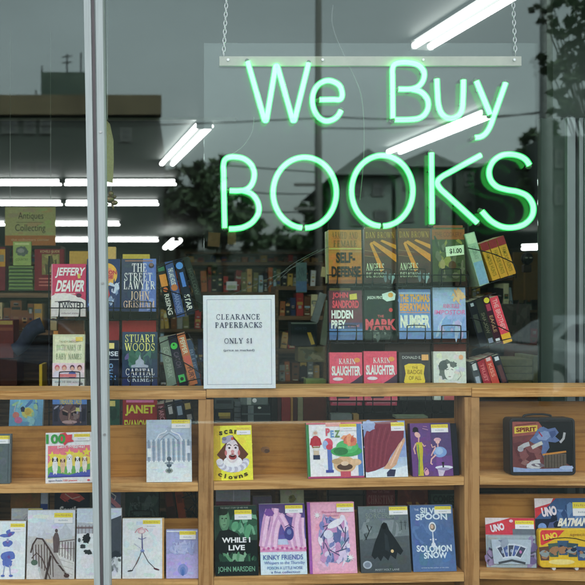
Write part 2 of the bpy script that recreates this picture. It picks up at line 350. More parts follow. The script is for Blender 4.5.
# simple roman serif alphabet, drawn as thick and thin strokes on a unit cell (x right, y up)
T, t_ = 0.21, 0.095
SERIF = {
 'C': (0.95, [([(.82,.78),(.70,.93),(.50,.98),(.28,.90),(.13,.68),(.11,.5),(.13,.32),(.28,.10),(.50,.02),(.72,.08),(.85,.25)], 'C'), ([(.83,.99),(.83,.70)], t_)]),
 'L': (0.85, [([(.25,0),(.25,1)], T), ([(.05,.97),(.45,.97)], t_), ([(.05,.03),(.82,.03)], t_), ([(.81,0),(.81,.28)], t_)]),
 'E': (0.85, [([(.25,0),(.25,1)], T), ([(.05,.97),(.78,.97)], t_), ([(.05,.03),(.82,.03)], t_), ([(.81,0),(.81,.26)], t_), ([(.78,1),(.78,.76)], t_), ([(.3,.52),(.6,.52)], t_), ([(.6,.64),(.6,.40)], t_)]),
 'A': (1.0, [([(.5,1),(.12,.02)], t_), ([(.46,1),(.84,.02)], T), ([(.25,.34),(.7,.34)], t_), ([(0,.03),(.28,.03)], t_), ([(.66,.03),(1,.03)], t_)]),
 'R': (1.0, [([(.25,0),(.25,1)], T), ([(.05,.97),(.5,.97),(.72,.88),(.78,.74),(.7,.6),(.5,.52),(.28,.52)], 'C'), ([(.5,.52),(.88,.02)], T), ([(.05,.03),(.45,.03)], t_), ([(.78,.03),(1,.03)], t_)]),
 'N': (1.05, [([(.2,0),(.2,1)], t_), ([(.16,1),(.84,0)], T), ([(.84,0),(.84,1)], t_), ([(0,.97),(.25,.97)], t_), ([(.68,.97),(1,.97)], t_), ([(.04,.03),(.36,.03)], t_)]),
 'P': (0.85, [([(.25,0),(.25,1)], T), ([(.05,.97),(.5,.97),(.74,.88),(.8,.72),(.72,.56),(.5,.46),(.28,.46)], 'C'), ([(.05,.03),(.47,.03)], t_)]),
 'B': (0.92, [([(.25,0),(.25,1)], T), ([(.05,.97),(.5,.97),(.72,.88),(.74,.70),(.6,.56),(.28,.53)], 'C'), ([(.5,.53),(.78,.44),(.84,.27),(.74,.1),(.5,.03),(.05,.03)], 'C')]),
 'K': (1.0, [([(.25,0),(.25,1)], T), ([(.05,.97),(.45,.97)], t_), ([(.05,.03),(.45,.03)], t_), ([(.3,.42),(.85,.97)], t_), ([(.45,.56),(.9,.02)], T), ([(.66,.97),(1,.97)], t_), ([(.72,.03),(1.02,.03)], t_)]),
 'S': (0.75, [([(.78,.76),(.66,.92),(.45,.97),(.22,.88),(.17,.72),(.3,.58),(.62,.43),(.78,.28),(.7,.1),(.48,.03),(.25,.08),(.12,.27)], 'C'), ([(.78,.98),(.78,.72)], t_), ([(.12,.02),(.12,.3)], t_)]),
 'O': (1.02, [([(.5,.98),(.24,.88),(.11,.64),(.11,.36),(.24,.12),(.5,.02),(.76,.12),(.89,.36),(.89,.64),(.76,.88),(.5,.98)], 'C')]),
 'Y': (1.0, [([(.14,.97),(.5,.45)], T), ([(.86,.97),(.5,.45)], t_), ([(.5,.5),(.5,0)], T), ([(0,.97),(.32,.97)], t_), ([(.7,.97),(1,.97)], t_), ([(.3,.03),(.7,.03)], t_)]),
 'D': (1.0, [([(.25,0),(.25,1)], T), ([(.05,.97),(.5,.97),(.76,.86),(.88,.62),(.88,.38),(.76,.14),(.5,.03),(.05,.03)], 'C')]),
 'G': (1.0, [([(.82,.78),(.70,.93),(.50,.98),(.28,.90),(.13,.68),(.11,.5),(.13,.32),(.28,.10),(.50,.02),(.72,.08),(.83,.2)], 'C'), ([(.81,.06),(.81,.45)], T), ([(.62,.45),(1,.45)], t_), ([(.83,.99),(.83,.72)], t_)]),
 'H': (1.05, [([(.22,0),(.22,1)], T), ([(.82,0),(.82,1)], T), ([(.22,.5),(.82,.5)], t_), ([(.04,.97),(.42,.97)], t_), ([(.04,.03),(.42,.03)], t_), ([(.64,.97),(1,.97)], t_), ([(.64,.03),(1,.03)], t_)]),
 'I': (0.5, [([(.5,0),(.5,1)], T), ([(.15,.97),(.85,.97)], t_), ([(.15,.03),(.85,.03)], t_)]),
 'J': (0.6, [([(.6,1),(.6,.2),(.45,.03),(.2,.05)], T), ([(.3,.97),(.9,.97)], t_)]),
 'M': (1.25, [([(.16,0),(.16,1)], t_), ([(.14,1),(.5,.05)], T), ([(.84,1),(.5,.05)], t_), ([(.84,0),(.84,1)], T), ([(0,.97),(.2,.97)], t_), ([(.8,.97),(1,.97)], t_), ([(0,.03),(.3,.03)], t_), ([(.68,.03),(1,.03)], t_)]),
 'T': (0.9, [([(.5,0),(.5,1)], T), ([(.06,.97),(.94,.97)], t_), ([(.07,1),(.07,.74)], t_), ([(.93,1),(.93,.74)], t_), ([(.3,.03),(.7,.03)], t_)]),
 'W': (1.35, [([(.1,.97),(.32,.02)], T), ([(.5,.97),(.32,.02)], t_), ([(.48,.97),(.7,.02)], T), ([(.9,.97),(.7,.02)], t_), ([(0,.97),(.24,.97)], t_), ([(.38,.97),(.6,.97)], t_), ([(.76,.97),(1,.97)], t_)]),
 'U': (1.0, [([(.22,1),(.22,.3),(.34,.08),(.54,.02),(.74,.1),(.82,.3),(.82,1)], 'C'), ([(.04,.97),(.42,.97)], t_), ([(.66,.97),(1,.97)], t_)]),
 '1': (0.6, [([(.5,0),(.5,1)], T), ([(.5,.95),(.22,.82)], t_), ([(.25,.03),(.78,.03)], t_)]),
 '$': (0.7, [([(.78,.72),(.66,.84),(.45,.88),(.22,.8),(.2,.66),(.35,.56),(.62,.43),(.76,.3),(.68,.16),(.48,.11),(.25,.15),(.14,.3)], 'C'), ([(.48,-.04),(.48,1.04)], .05)]),
 'F': (0.82, [([(.25,0),(.25,1)], T), ([(.05,.97),(.78,.97)], t_), ([(.78,1),(.78,.74)], t_), ([(.3,.52),(.6,.52)], t_), ([(.6,.64),(.6,.40)], t_), ([(.05,.03),(.47,.03)], t_)]),
 ' ': (0.5, []),
}
class Art:
    """flat printed artwork on a w x h rectangle; u right, v DOWN (0..1); u,v -> local x,z; pic and title are separate parts"""
    def __init__(s, w, h, x0=None, z0=0.0, y=0.0):
        s.w, s.h = w, h; s.x0 = -w / 2 if x0 is None else x0; s.z0 = z0; s.y = y
        s.pic = MB(); s.ttl = MB(); s.stk = MB(); s.k = 0; s.step = 0.000025
    def _l(s): s.k += 1; return s.y - 0.0002 - s.k * s.step
    def xy(s, u, v): return (s.x0 + u * s.w, s.z0 + (1 - v) * s.h)
    def poly(s, pts, c, b=None, cols=None):
        y = s._l(); b = b or s.pic
        vs = [(s.xy(u, v)[0], y, s.xy(u, v)[1]) for u, v in pts]
        # make the face look toward -y
        ar = sum(vs[i][0]*vs[(i+1)%len(vs)][2]-vs[(i+1)%len(vs)][0]*vs[i][2] for i in range(len(vs)))
        f = tuple(range(len(vs))) if ar > 0 else tuple(reversed(range(len(vs))))
        if cols: cc = [rgb(q) for q in cols]; cc = cc if ar > 0 else cc[::-1]
        else: cc = rgb(c)
        b.add(vs, [f], cc)
    def wash(s, u0, v0, u1, v1, ca, cb):
        """uneven ink: faint patches of slightly different tone inside a large printed field"""
        ar = (u1-u0)*(v1-v0)
        if ar < .1 or s.w < .05: return
        r = random.Random(int(u0*91+v0*57+u1*33+s.w*1e4)); n = int(26*ar)+5
        for i in range(n):
            t = r.random(); c = [max(0, min(255, (ca[k]*(1-t)+cb[k]*t)*(1+r.uniform(-.07,.07)))) for k in range(3)]
            ru = r.uniform(.05,.16)*min(1, (u1-u0)); rv = r.uniform(.03,.1)*min(1, (v1-v0))
            s.ell(u0+ru+(u1-u0-2*ru)*r.random(), v0+rv+(v1-v0-2*rv)*t, ru, rv, c, 11, None, r.uniform(-.3,.3) if False else 0, .5)
    def rect(s, u0, v0, u1, v1, c, b=None):
        s.poly([(u0,v0),(u1,v0),(u1,v1),(u0,v1)], c, b)
        if b is None: s.wash(u0, v0, u1, v1, c, c)
    def grad(s, u0, v0, u1, v1, ct, cb):
        s.poly([(u0,v0),(u1,v0),(u1,v1),(u0,v1)], None, None, [ct,ct,cb,cb]); s.wash(u0, v0, u1, v1, ct, cb)
    def ell(s, cu, cv, ru, rv, c, n=22, b=None, rot=0, wob=0):
        r = random.Random(int(cu*1000+cv*777)); pts = []
        for i in range(n):
            a = 2*math.pi*i/n; k = 1 + wob*(r.random()-.5)
            x, z = math.cos(a)*ru*k, math.sin(a)*rv*k
            pts.append((cu+x*math.cos(rot)-z*math.sin(rot), cv+x*math.sin(rot)+z*math.cos(rot)))
        s.poly(pts, c, b)
    def line(s, pts, w, c, b=None):
        """w in units of u"""
        b = b or s.pic; y = s._l(); hw = w * s.w / 2
        q = [Vector(s.xy(u, v)) for u, v in pts]; L = []; R = []
        for i in range(len(q)):
            d = q[min(i+1, len(q)-1)] - q[max(i-1, 0)]
            if d.length < 1e-9: d = Vector((1, 0))
            d.normalize(); n = Vector((-d.y, d.x)) * hw
            L.append(q[i] + n); R.append(q[i] - n)
        vs = [(p.x, y, p.y) for p in L] + [(p.x, y, p.y) for p in R]; k = len(q)
        b.add(vs, [(k+i, k+i+1, i+1, i) for i in range(k-1)], rgb(c))
    def text(s, st, u0, v0, u1, v1, c, bold=0.012, ital=0.0, arch=0.0, b=None, serif=False, rot=0):
        b = b or s.ttl; y = s._l(); col = rgb(c)
        if serif: return s.serif(st, u0, v0, u1, v1, c, b)
        vs, fs = textmesh(st, bold); out = []
        for x, z in vs:
            u = u0 + (x + ital*z*(v1-v0)) * (u1-u0); v = v1 - z*(v1-v0) - arch*(1-(2*x-1)**2)*(v1-v0)
            if rot:
                cu, cv = (u0+u1)/2, (v0+v1)/2; du, dv = (u-cu)*s.w, (v-cv)*s.h
                u = cu + (du*math.cos(rot)-dv*math.sin(rot))/s.w; v = cv + (du*math.sin(rot)+dv*math.cos(rot))/s.h
            X, Z = s.xy(u, v); out.append((X, y, Z))
        b.add(out, fs, col)
    def serif(s, st, u0, v0, u1, v1, c, b=None):
        b = b or s.ttl
        st = st.upper(); tot = sum(SERIF.get(ch, SERIF['I'])[0] + 0.1 for ch in st); x = 0
        cw = (u1-u0) / tot; ch_ = (v1-v0)
        for ch in st:
            wd, strokes = SERIF.get(ch, SERIF['I'])
            for pts, th in strokes:
                curve = th == 'C'; tt = 0.12 if curve else th
                pp = [(u0 + (x + px_*wd)*cw, v1 - py_*ch_) for px_, py_ in pts]
                if curve or len(pp) > 4: pp = [tuple(q) for q in smoothline([Vector((a, b_)) for a, b_ in pp], 3)]
                s.line(pp, tt * cw * 0.95, c, b)
            x += wd + 0.1
    def blotch(s, u0, v0, u1, v1, cols, n=20, size=0.1, seed=1):
        r = random.Random(seed)
        for i in range(n):
            sz = size*(0.5+r.random()); ru = sz*(0.5+r.random()); rv = sz*(0.4+r.random())*s.w/s.h
            cu = u0+ru+(u1-u0-2*ru)*r.random(); cv = v0+rv+(v1-v0-2*rv)*r.random()
            s.ell(cu, cv, ru, rv, r.choice(cols), 9, None, r.random()*3, 0.7)
    def sticker(s, u0, v0, u1, v1):
        vm = v0 + (v1-v0)*0.45
        s.rect(u0, v0, u1, vm, (232, 205, 60), s.stk)
        s.rect(u0, vm, u1, v1, (222, 230, 232), s.stk)
        w = u1-u0
        for i in range(9): s.rect(u0+w*(.07+.095*i), v0+(vm-v0)*(.3+.06*(i%3)), u0+w*(.12+.095*i+.012*(i%2)), vm-(vm-v0)*(.3+.08*(i%2)), (188, 160, 62), s.stk)
        for i in range(6): s.rect(u0+w*(.24+.085*i), vm+(v1-vm)*(.38+.05*(i%2)), u0+w*(.3+.085*i), vm+(v1-vm)*.6, (168, 176, 184), s.stk)
    def finish(s, parent, tl=None):
        if s.pic.f: s.pic.build('cover_picture', PRINT, parent)
        if s.ttl.f: s.ttl.build('title_lettering', PRINT, parent)
        if s.stk.f: s.stk.build('price_sticker', EMBOSS, parent)

SHELVES = []
def shelf_z(px, py, y):
    """height and slope of the shelf top nearest below this traced point"""
    best = None
    for (p0, za, p1, zb, y0) in SHELVES:
        X = P(px, py, y).x; xa, xb = P(p0, 0, y0).x, P(p1, 0, y0).x
        if xa - .03 <= X <= xb + .03:
            z = za + (zb-za)*(X-xa)/(xb-xa); d = abs(z - P(px, py, y).z)
            if best is None or d < best[0]: best = (d, z, math.degrees(math.atan2(zb-za, xb-xa)))
    return best[1], best[2]
def book(label, px0, py0, px1, py1, y, art=None, cover=(200, 200, 200), spine=None, thick=0.02, lean=5, roll=0, yaw=0,
         cat='book', group=None, name='book', gain=None, hard=False, pages=True, snap=False):
    s = S(y); w = (px1-px0)*s; h = (py1-py0)*s / math.cos(math.radians(lean))
    old = GAIN[0]
    if gain: GAIN[0] = gain
    b = P((px0+px1)/2, py1, y)
    if snap:
        z, sl = shelf_z((px0+px1)/2, py1, y); top = P(0, py0, y).z; h = (top-z)/math.cos(math.radians(lean)); b = Vector((b.x, b.y, z+0.0012)); roll = roll - sl
    root = empty(name, b, (math.radians(-lean), math.radians(roll), math.radians(yaw)), label, cat, group)
    ct = 0.0025 if hard else 0.0008
    c = rgb(cover); cs = rgb(spine or cover)
    m = MB()
    m.box((-w/2, 0, 0), (w/2, ct, h), c); m.box((-w/2, thick-ct, 0), (w/2, thick, h), c)
    m.box((-w/2, ct, 0), (-w/2+ct, thick-ct, h), cs)
    m.build('cover', PRINT, root)
    ins = 0.003 if hard else 0.0006
    if pages:
        q = MB(); q.box((-w/2+ct, ct, ins), (w/2-ins, thick-ct, h-ins)); q.build('pages', PAGES, root)
    if art:
        A = Art(w, h); art(A); A.finish(root)
    GAIN[0] = old
    return root
# ================================================================ SETTING: interior room
GY = 0.0            # plane of the window glass
ZF = 0.0            # floor of the shop
XL, XR, YB, ZC = -4.2, 8.5, 18.5, 2.9
m = MB(); m.box((XL-.2, 0.05, ZF-.1), (XR+.2, YB+.2, ZF)); tag(m.build('shop_floor', FLOORM), kind='structure')
m = MB(); m.box((XL-.2, 0.10, ZC), (XR+.2, YB+.2, ZC+.12)); tag(m.build('ceiling', CEIL), kind='structure')
m = MB(); m.box((XL, YB, 0), (XR, YB+.15, ZC)); tag(m.build('back_wall', WALLD), kind='structure')
m = MB(); m.box((XL-.15, 0.1, 0), (XL, YB+.15, ZC)); tag(m.build('wall', WALLD), kind='structure')
m = MB(); m.box((XR, 0.1, 0), (XR+.15, YB+.15, ZC)); tag(m.build('wall', WALLD), kind='structure')
# front of the shop round the window: knee wall below, fascia above, pier at each side
m = MB()
m.box((XL-.2, -0.08, -0.12), (XR+.2, 0.08, 0.55)); m.build_ = None
kw = m.build('knee_wall', BRICKD); tag(kw, 'low dark brick wall under the shop window', 'wall')
m = MB(); m.box((XL-.2, -0.08, 2.75), (XR+.2, 0.08, 10.5)); fw = m.build('facade_wall', BRICKD); tag(fw, 'dark brick shopfront wall above the window', 'wall')  # unseen upper storeys made taller to shade the pavement and road
# ---------------------------------------------------------------- window: glass, mullion, frames
win = empty('shop_window', (P(94, 585).x, 0, 0.55), (0, 0, 0), 'large shop window of two panes in a grey aluminium frame', 'window')
def wchild(o):
    o.parent = win; o.matrix_parent_inverse = Matrix.Translation(-Vector(win.location)); return o
# mullion leans a touch: traced top 84..103, bottom 93..112 on its front face
def mull(pa, pb, pc, pd, y0, y1, z0=0.55, z1=2.75):
    # pa,pb = left/right px at py 0 ; pc,pd at py 585 (at plane y0)
    t = P(0, 0, y0).z; b = P(0, 585, y0).z
    def X(p0, p1, z): 
        k = (t - z) / (t - b); q = p0 + (p1-p0)*k; return P(q, 0, y0).x
    return [(X(pa,pc,z0),y0,z0),(X(pb,pd,z0),y0,z0),(X(pb,pd,z0),y1,z0),(X(pa,pc,z0),y1,z0),
            (X(pa,pc,z1),y0,z1),(X(pb,pd,z1),y0,z1),(X(pb,pd,z1),y1,z1),(X(pa,pc,z1),y1,z1)]
m = MB(); m.hexa(mull(83.5, 90.5, 94, 100, -0.045, 0.035)); m.hexa(mull(95.2, 102.6, 103.6, 109.5, -0.045, 0.035))
m.hexa(mull(90.5, 95.2, 100, 103.6, -0.032, 0.035)); 
mu = wchild(m.build('mullion', ALU, bevel=0.0015))
m = MB(); m.hexa(mull(91.3, 94.0, 100.6, 102.9, -0.0345, -0.0325)); wchild(m.build('gasket', GASKET))
for i in range(5):
    z = 0.75 + i*0.45
    k = (P(0,0,-.045).z - z)/(P(0,0,-.045).z-P(0,585,-.045).z); px = 98.9 + (106.5-98.9)*k
    c = P(px, 0, -0.045); m = MB(); m.cyl((c.x, -0.047, z), (c.x, -0.0445, z), 0.0035, 12); wchild(m.build('screw', CHAINM))
m = MB(); m.box((XL, -0.04, 0.55), (XR, 0.05, 0.63)); wchild(m.build('bottom_rail', ALU, bevel=0.002))
m = MB(); m.box((XL, -0.04, 2.68), (XR, 0.05, 2.75)); wchild(m.build('top_rail', ALU, bevel=0.002))
m = MB(); m.box((XR-.1, -0.04, 0.63), (XR, 0.05, 2.68)); m.box((XL, -0.04, 0.63), (XL+.1, 0.05, 2.68)); wchild(m.build('side_rail', ALU, bevel=0.002))
xm = P(98, 300).x
def pane(x0, x1, tilt, name='pane'):
    m = MB(); hx = (x1-x0)/2; m.box((-hx, -0.003, -1.025), (hx, 0.003, 1.025))
    o = m.build(name, GLASS); o.location = ((x0+x1)/2, 0, 1.655); o.rotation_euler = tilt; return wchild(o)
pane(XL+.1, xm-.004, (0.0, 0, 0.0)); pane(xm+.004, XR-.1, (0.0, 0, 0.0))
# small stuck-on scratches are left out
# ---------------------------------------------------------------- display shelving
shelf = empty('display_shelving', (P(340, 300).x, 0.17, 0.55), (0,0,0), 'pine display shelving of three bays standing behind the glass', 'shelving')
def sh(o): o.parent = shelf; o.matrix_parent_inverse = Matrix.Translation(-Vector(shelf.location)); return o
YF, YK = 0.10, 0.20
def board(px0, pya, px1, pyb, th, y0=YF, y1=YK, mat=PINE, name='shelf_board', bev=0.0012):
    a = P(px0, pya, y0); b = P(px1, pyb, y0); t = th*S(y0)
    if name == 'shelf_board': SHELVES.append((px0, a.z, px1, b.z, y0))
    o_ = ((a.x+b.x)/2, (y0+y1)/2, (a.z+b.z)/2)
    m = MB(); m.hexa([(a.x,y0,a.z-t),(b.x,y0,b.z-t),(b.x,y1,b.z-t),(a.x,y1,a.z-t),(a.x,y0,a.z),(b.x,y0,b.z),(b.x,y1,b.z),(a.x,y1,a.z)])
    return sh(m.build(name, mat, origin=o_, bevel=bev))
board(-420, 391.5, 206, 390.6, 8.8, name='sill_board', y0=YF-.004, y1=YK+.045); board(206.4, 389.3, 471.5, 387.3, 8.6, name='sill_board', y0=YF-.003, y1=YK+.045); board(472, 388.0, 1000, 386.0, 9.2, name='sill_board', y0=YF-.004, y1=YK+.045)
def upright(px0, px1, pt, pb):
    a = P(px0, pt, YF-.001); b = P(px1, pb, YF-.001)
    m = MB(); m.box((a.x, YF-.001, b.z), (b.x, YK, a.z)); return sh(m.build('divider', PINEV, origin=((a.x+b.x)/2, .17, (a.z+b.z)/2), bevel=0.001))
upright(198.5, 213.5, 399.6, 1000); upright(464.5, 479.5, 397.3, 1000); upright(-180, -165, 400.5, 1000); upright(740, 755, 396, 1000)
# bay 1, 2, 3: middle and lower shelves
board(-164, 486.5, 198.2, 483.0, 8.5); board(-164, 581.8, 198.2, 580.0, 9)
board(213.8, 482.0, 464.2, 476.8, 8.3); board(213.8, 577.6, 464.2, 572.6, 9)
board(479.8, 475.8, 739, 478.5, 9); board(479.8, 570.0, 739, 576, 9)
# back boards
def back(px0, pta, px1, ptb, pb, mat=BOARD, y=YK):
    a = P(px0, pta, y); b = P(px1, ptb, y); c = P(px0, pb, y)
    o_ = ((a.x+b.x)/2, y+.006, (a.z+c.z)/2)
    m = MB(); m.hexa([(a.x,y,c.z),(b.x,y,c.z),(b.x,y+.012,c.z),(a.x,y+.012,c.z),(a.x,y,a.z),(b.x,y,b.z),(b.x,y+.012,b.z),(a.x,y+.012,a.z)])
    return sh(m.build('back_board', mat, origin=o_, bevel=0.001))
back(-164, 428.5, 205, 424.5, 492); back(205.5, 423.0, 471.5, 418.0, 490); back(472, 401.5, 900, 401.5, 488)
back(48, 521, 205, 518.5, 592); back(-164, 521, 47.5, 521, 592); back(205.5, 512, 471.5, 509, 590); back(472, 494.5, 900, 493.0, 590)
a = P(267, 451, YK-.001)
m = MB(); r_ = random.Random(5)
m.prism([(a.x+.013*math.cos(t*.524)*(1+.25*r_.random())-.006, a.z+.009*math.sin(t*.524)*(1+.35*r_.random())+.004) for t in range(12)], YK-.0010, YK, mi=1)
m.prism([(a.x+.008*math.cos(t*.628)*(1+.3*r_.random()), a.z+.0055*math.sin(t*.628)*(1+.4*r_.random())) for t in range(10)], YK-.0014, YK)
sh(m.build('wood_knot', [pbr('dark_knot_wood', (0.13,0.065,0.03),(0.07,0.035,0.018), rough=.6, scale=60), pbr('knot_ring_wood', (0.30,0.14,0.045),(0.19,0.085,0.03), rough=.6, scale=90)]))
# brown board standing in the gap of bay one
# ---------------------------------------------------------------- clearance sign
GAIN[0] = 1.15
def clearance(A):
    A.poly([(0,0),(1,0),(1,1),(0,1)], (212, 222, 224))
    for a, b, c, d in ((.05,.045,.95,.049),(.05,.955,.95,.959),(.05,.045,.055,.959),(.945,.045,.95,.959)): A.rect(a, b, c, d, (120, 135, 150))
    dk = (62, 68, 90)
    A.serif('CLEARANCE', .18, .205, .80, .262, dk); A.serif('PAPERBACKS', .165, .292, .83, .349, dk)
    A.serif('ONLY $1', .29, .462, .69, .518, dk)
    A.text('(price as marked)', .28, .578, .71, .608, (92, 98, 112), ital=.0)
s0 = S(0.075); w = 72.5*s0; h = 94*s0
sg = empty('paper_sign', P(239.7, 388.4, 0.094), (math.radians(-1.5), math.radians(-.4), 0), 'white clearance paperbacks notice standing on the wooden sill', 'sign')
m = MB(); m.box((-w/2, 0, 0), (w/2, 0.0015, h), rgb((205, 219, 222))); m.build('paper_sheet', EMBOSS, sg)
m = MB(); m.box((-.02, 0.0016, 0.0), (.02, .03, .002), rgb((200,200,200))); m.box((-.02,.0016,0.0),(.02,.003,.1), rgb((200,200,200))); m.build('easel_back', PRINT, sg)
A = Art(w, h); clearance(A); A.pic.build('printed_border', EMBOSS, sg); A.ttl.build('lettering', EMBOSS, sg)
GAIN[0] = 1.0
# ---------------------------------------------------------------- neon sign
YN, YP = 0.060, 0.083
ns = empty('neon_sign', P(372, 150, YN), (0,0,0), 'glowing green neon sign reading We Buy BOOKS hung from chains', 'sign')
def ch(o): o.parent = ns; o.matrix_parent_inverse = Matrix.Translation(-Vector(ns.location)); return o
def neon(paths, nm='neon_letter'):
    core = MB(); gl = MB(); ends = []; pins = []
    for p in paths:
        q = [P(x, y, YN) for x, y in p]
        q = smoothline(q, 7) if len(q) > 2 else q
        core.tube(q, 0.0070, 12); gl.tube(q, 0.0098, 14)
        a = q[0]; b = q[-1]
        for e, d in ((a, q[1]-q[0]), (b, q[-2]-q[-1])):
            d = d.normalized(); blk = MB(); ends.append(blk)
            blk.tube([e - d*0.002, e - d*0.006 + Vector((0, .008, 0)), e - d*0.002 + Vector((0, .02, 0))], 0.0062, 8)
        k = len(q)
        for i in (k//4, 3*k//4):
            pin = MB(); pins.append(pin); pin.cyl((q[i].x, YN+.0115, q[i].z), (q[i].x, YP-.001, q[i].z), 0.004, 8)
    L = ch(core.build(nm, NEON, smooth=True))
    g = gl.build('tube_glass', NEONG, smooth=True); g.parent = L
    for x in ends: x.build('tube_end', TUBEEND, smooth=True).parent = L
    for x in pins: x.build('tube_support', CLEARW).parent = L
EX = lambda cx, cy, rx, ry, a0, a1, n=26: [(cx+rx*math.cos(math.radians(a0+(a1-a0)*i/n)), cy+ry*math.sin(math.radians(a0+(a1-a0)*i/n))) for i in range(n+1)]
def seg(*p):
    out = []
    for (x0, y0), (x1, y1) in zip(p, p[1:]):
        n = max(2, int(math.hypot(x1-x0, y1-y0)/6))
        out += [(x0+(x1-x0)*i/n, y0+(y1-y0)*i/n) for i in range(n)]
    return out + [p[-1]]
neon([seg((247.6,61.5),(264.4,120),(266.5,120),(275.5,66.5),(277.5,66.5),(292.6,120),(294.6,120),(308.6,63))])
neon([seg((319.5,99.8),(340,99.4)) + [(342.2,94.5),(339.8,86),(333,81.5),(326,80.8),(318.6,84.5),(313.8,92),(312.4,101),(314.2,110),(319,117.5),(325.6,121),(332.4,119.8),(337.8,116),(341,110.5)]])
neon([seg((392.8,118.5),(392.4,70)) + [(394,65),(399,62.8),(408,62.5),(418,65),(423.8,71.5),(423.4,79.5),(418.8,86),(411,89),(398.5,89.2)],
      [(412,89.3),(421,92),(427,98.5),(428.2,106.5),(425,114),(418.5,118.4),(409,119.6),(395,119.8)]])
neon([[(436.8,79),(437.4,92),(438.3,104),(441,112.5),(446,117.4),(452.5,118.4),(458.6,115.4),(462,109),(463,98),(463.3,88),(463.4,80)]])
neon([seg((476.4,81),(490.2,114.5)), seg((505.6,83),(492.8,119)) + [(490,126.5),(486,133),(481,136.6),(475.2,137.6)]])
neon([seg((224.7,228),(223.4,166)) + [(224.8,160),(229.5,157.2),(236,157),(244,158.8),(251,164.5),(254.3,173.5),(252.2,183.5),(246.5,189.4),(238,190.8),(229.6,190.6)],
      [(243,190.6),(252.2,194.4),(258,203),(258.4,213),(252.5,222),(244,227),(236,228.6),(229,228.9)]])
neon([EX(304.7,192.6,31.6,35.3,95,449,40)]); neon([EX(382.2,190.8,30.6,35.3,94,448,40)])
neon([seg((431.4,152.8),(432,224)), seg((481,155.1),(443,176)) + [(438.2,180.2),(437.6,184.4)] + seg((441,189.5),(477.4,222.8))])
neon([[(529.5,165.3),(526,160),(520,156.2),(511.6,154.4),(501.8,155.4),(493.4,161.2),(489.2,170.4),(490.6,179.8),(497,186.6),(507,189.8),(518,191.8),(527.6,196.4),(533,205.6),(532,216),(524.6,224),(513.4,227.4),(502,226.6),(491,220.8),(481.8,211.2)]])
# backing panel, bar, chains, cable
a = P(204, 253, YP); b = P(538, 43, YP)
m = MB(); m.box((a.x, YP, a.z), (b.x, YP+.004, b.z)); ch(m.build('backing_panel', ACRYL))
a = P(219.5, 64.8, YN); b = P(523, 55.2, YN)
m = MB(); m.box((a.x, YP-.012, a.z), (b.x, YP-.0025, b.z)); bar = ch(m.build('support_bar', CREAM, bevel=0.001))
for px in (228, 322.5, 423, 514):
    c = P(px, 60, YP-.012); m = MB(); m.cyl((c.x, YP-.0165, c.z), (c.x, YP-.0118, c.z), 0.004, 10)
    o = m.build('bolt', CHAINM); o.parent = bar
def chain(pts, nm='chain', pitch=0.0135):
    m = MB(); pts = [Vector(p) for p in pts]; L = sum((b-a).length for a, b in zip(pts, pts[1:])); n = int(L/pitch)
    for i in range(n):
        d = i*pitch; j = 0
        while j < len(pts)-2 and d > (pts[j+1]-pts[j]).length: d -= (pts[j+1]-pts[j]).length; j += 1
        dr = (pts[j+1]-pts[j]).normalized(); c = pts[j] + dr*(d+pitch/2)
        side = Vector((1,0,0)) if i % 2 else Vector((0.35,0.94,0)); side = (side - dr*side.dot(dr)).normalized()
        loop = []
        for k in range(10):
            a = 2*math.pi*k/10; loop.append(c + side*math.cos(a)*0.0048 + dr*math.sin(a)*0.0095)
        m.tube(loop, 0.0014, 5, closed=True)
    return ch(m.build(nm, CHAINM, smooth=True))
chain([P(223.5, 55.5, YP-.006), P(226.5, 0, YP-.006), P(228, -190, YP-.006)]); chain([P(515.5, 55, YP-.006), P(513, 0, YP-.006), P(505, -190, YP-.006)])
m = MB(); m.tube(smoothline([P(254, 117, YP+.02), P(252, 132, YP+.02), P(243, 146, YP+.02), P(231, 155, YP+.015), P(226, 160, YN+.012)], 6), 0.0011, 6)
ch(m.build('electrode_wire', FAINTW, smooth=True))
m = MB(); m.tube(smoothline([P(333, 5, YP+.04), P(332, 22, YP+.04), P(338, 42, YP+.04), P(352, 72, YP+.04), P(362, 100, YP+.04), P(364, 150, YP+.04), P(360, 200, YP+.03)], 6), 0.0016, 6)
ch(m.build('power_cable', GREYC, smooth=True))
for (x0,y0,x1,y1,x2,y2) in ((318,250,290,266,267,288),(330,246,300,262,278,280),(300,264,268,279,215,302)):
    m = MB(); m.tube(smoothline([P(x0,y0,YP+.05),P(x1,y1,YP+.07),P(x2,y2,YP+.09)], 8), 0.0008, 5)
    ch(m.build('electrode_wire', FAINTW, smooth=True))
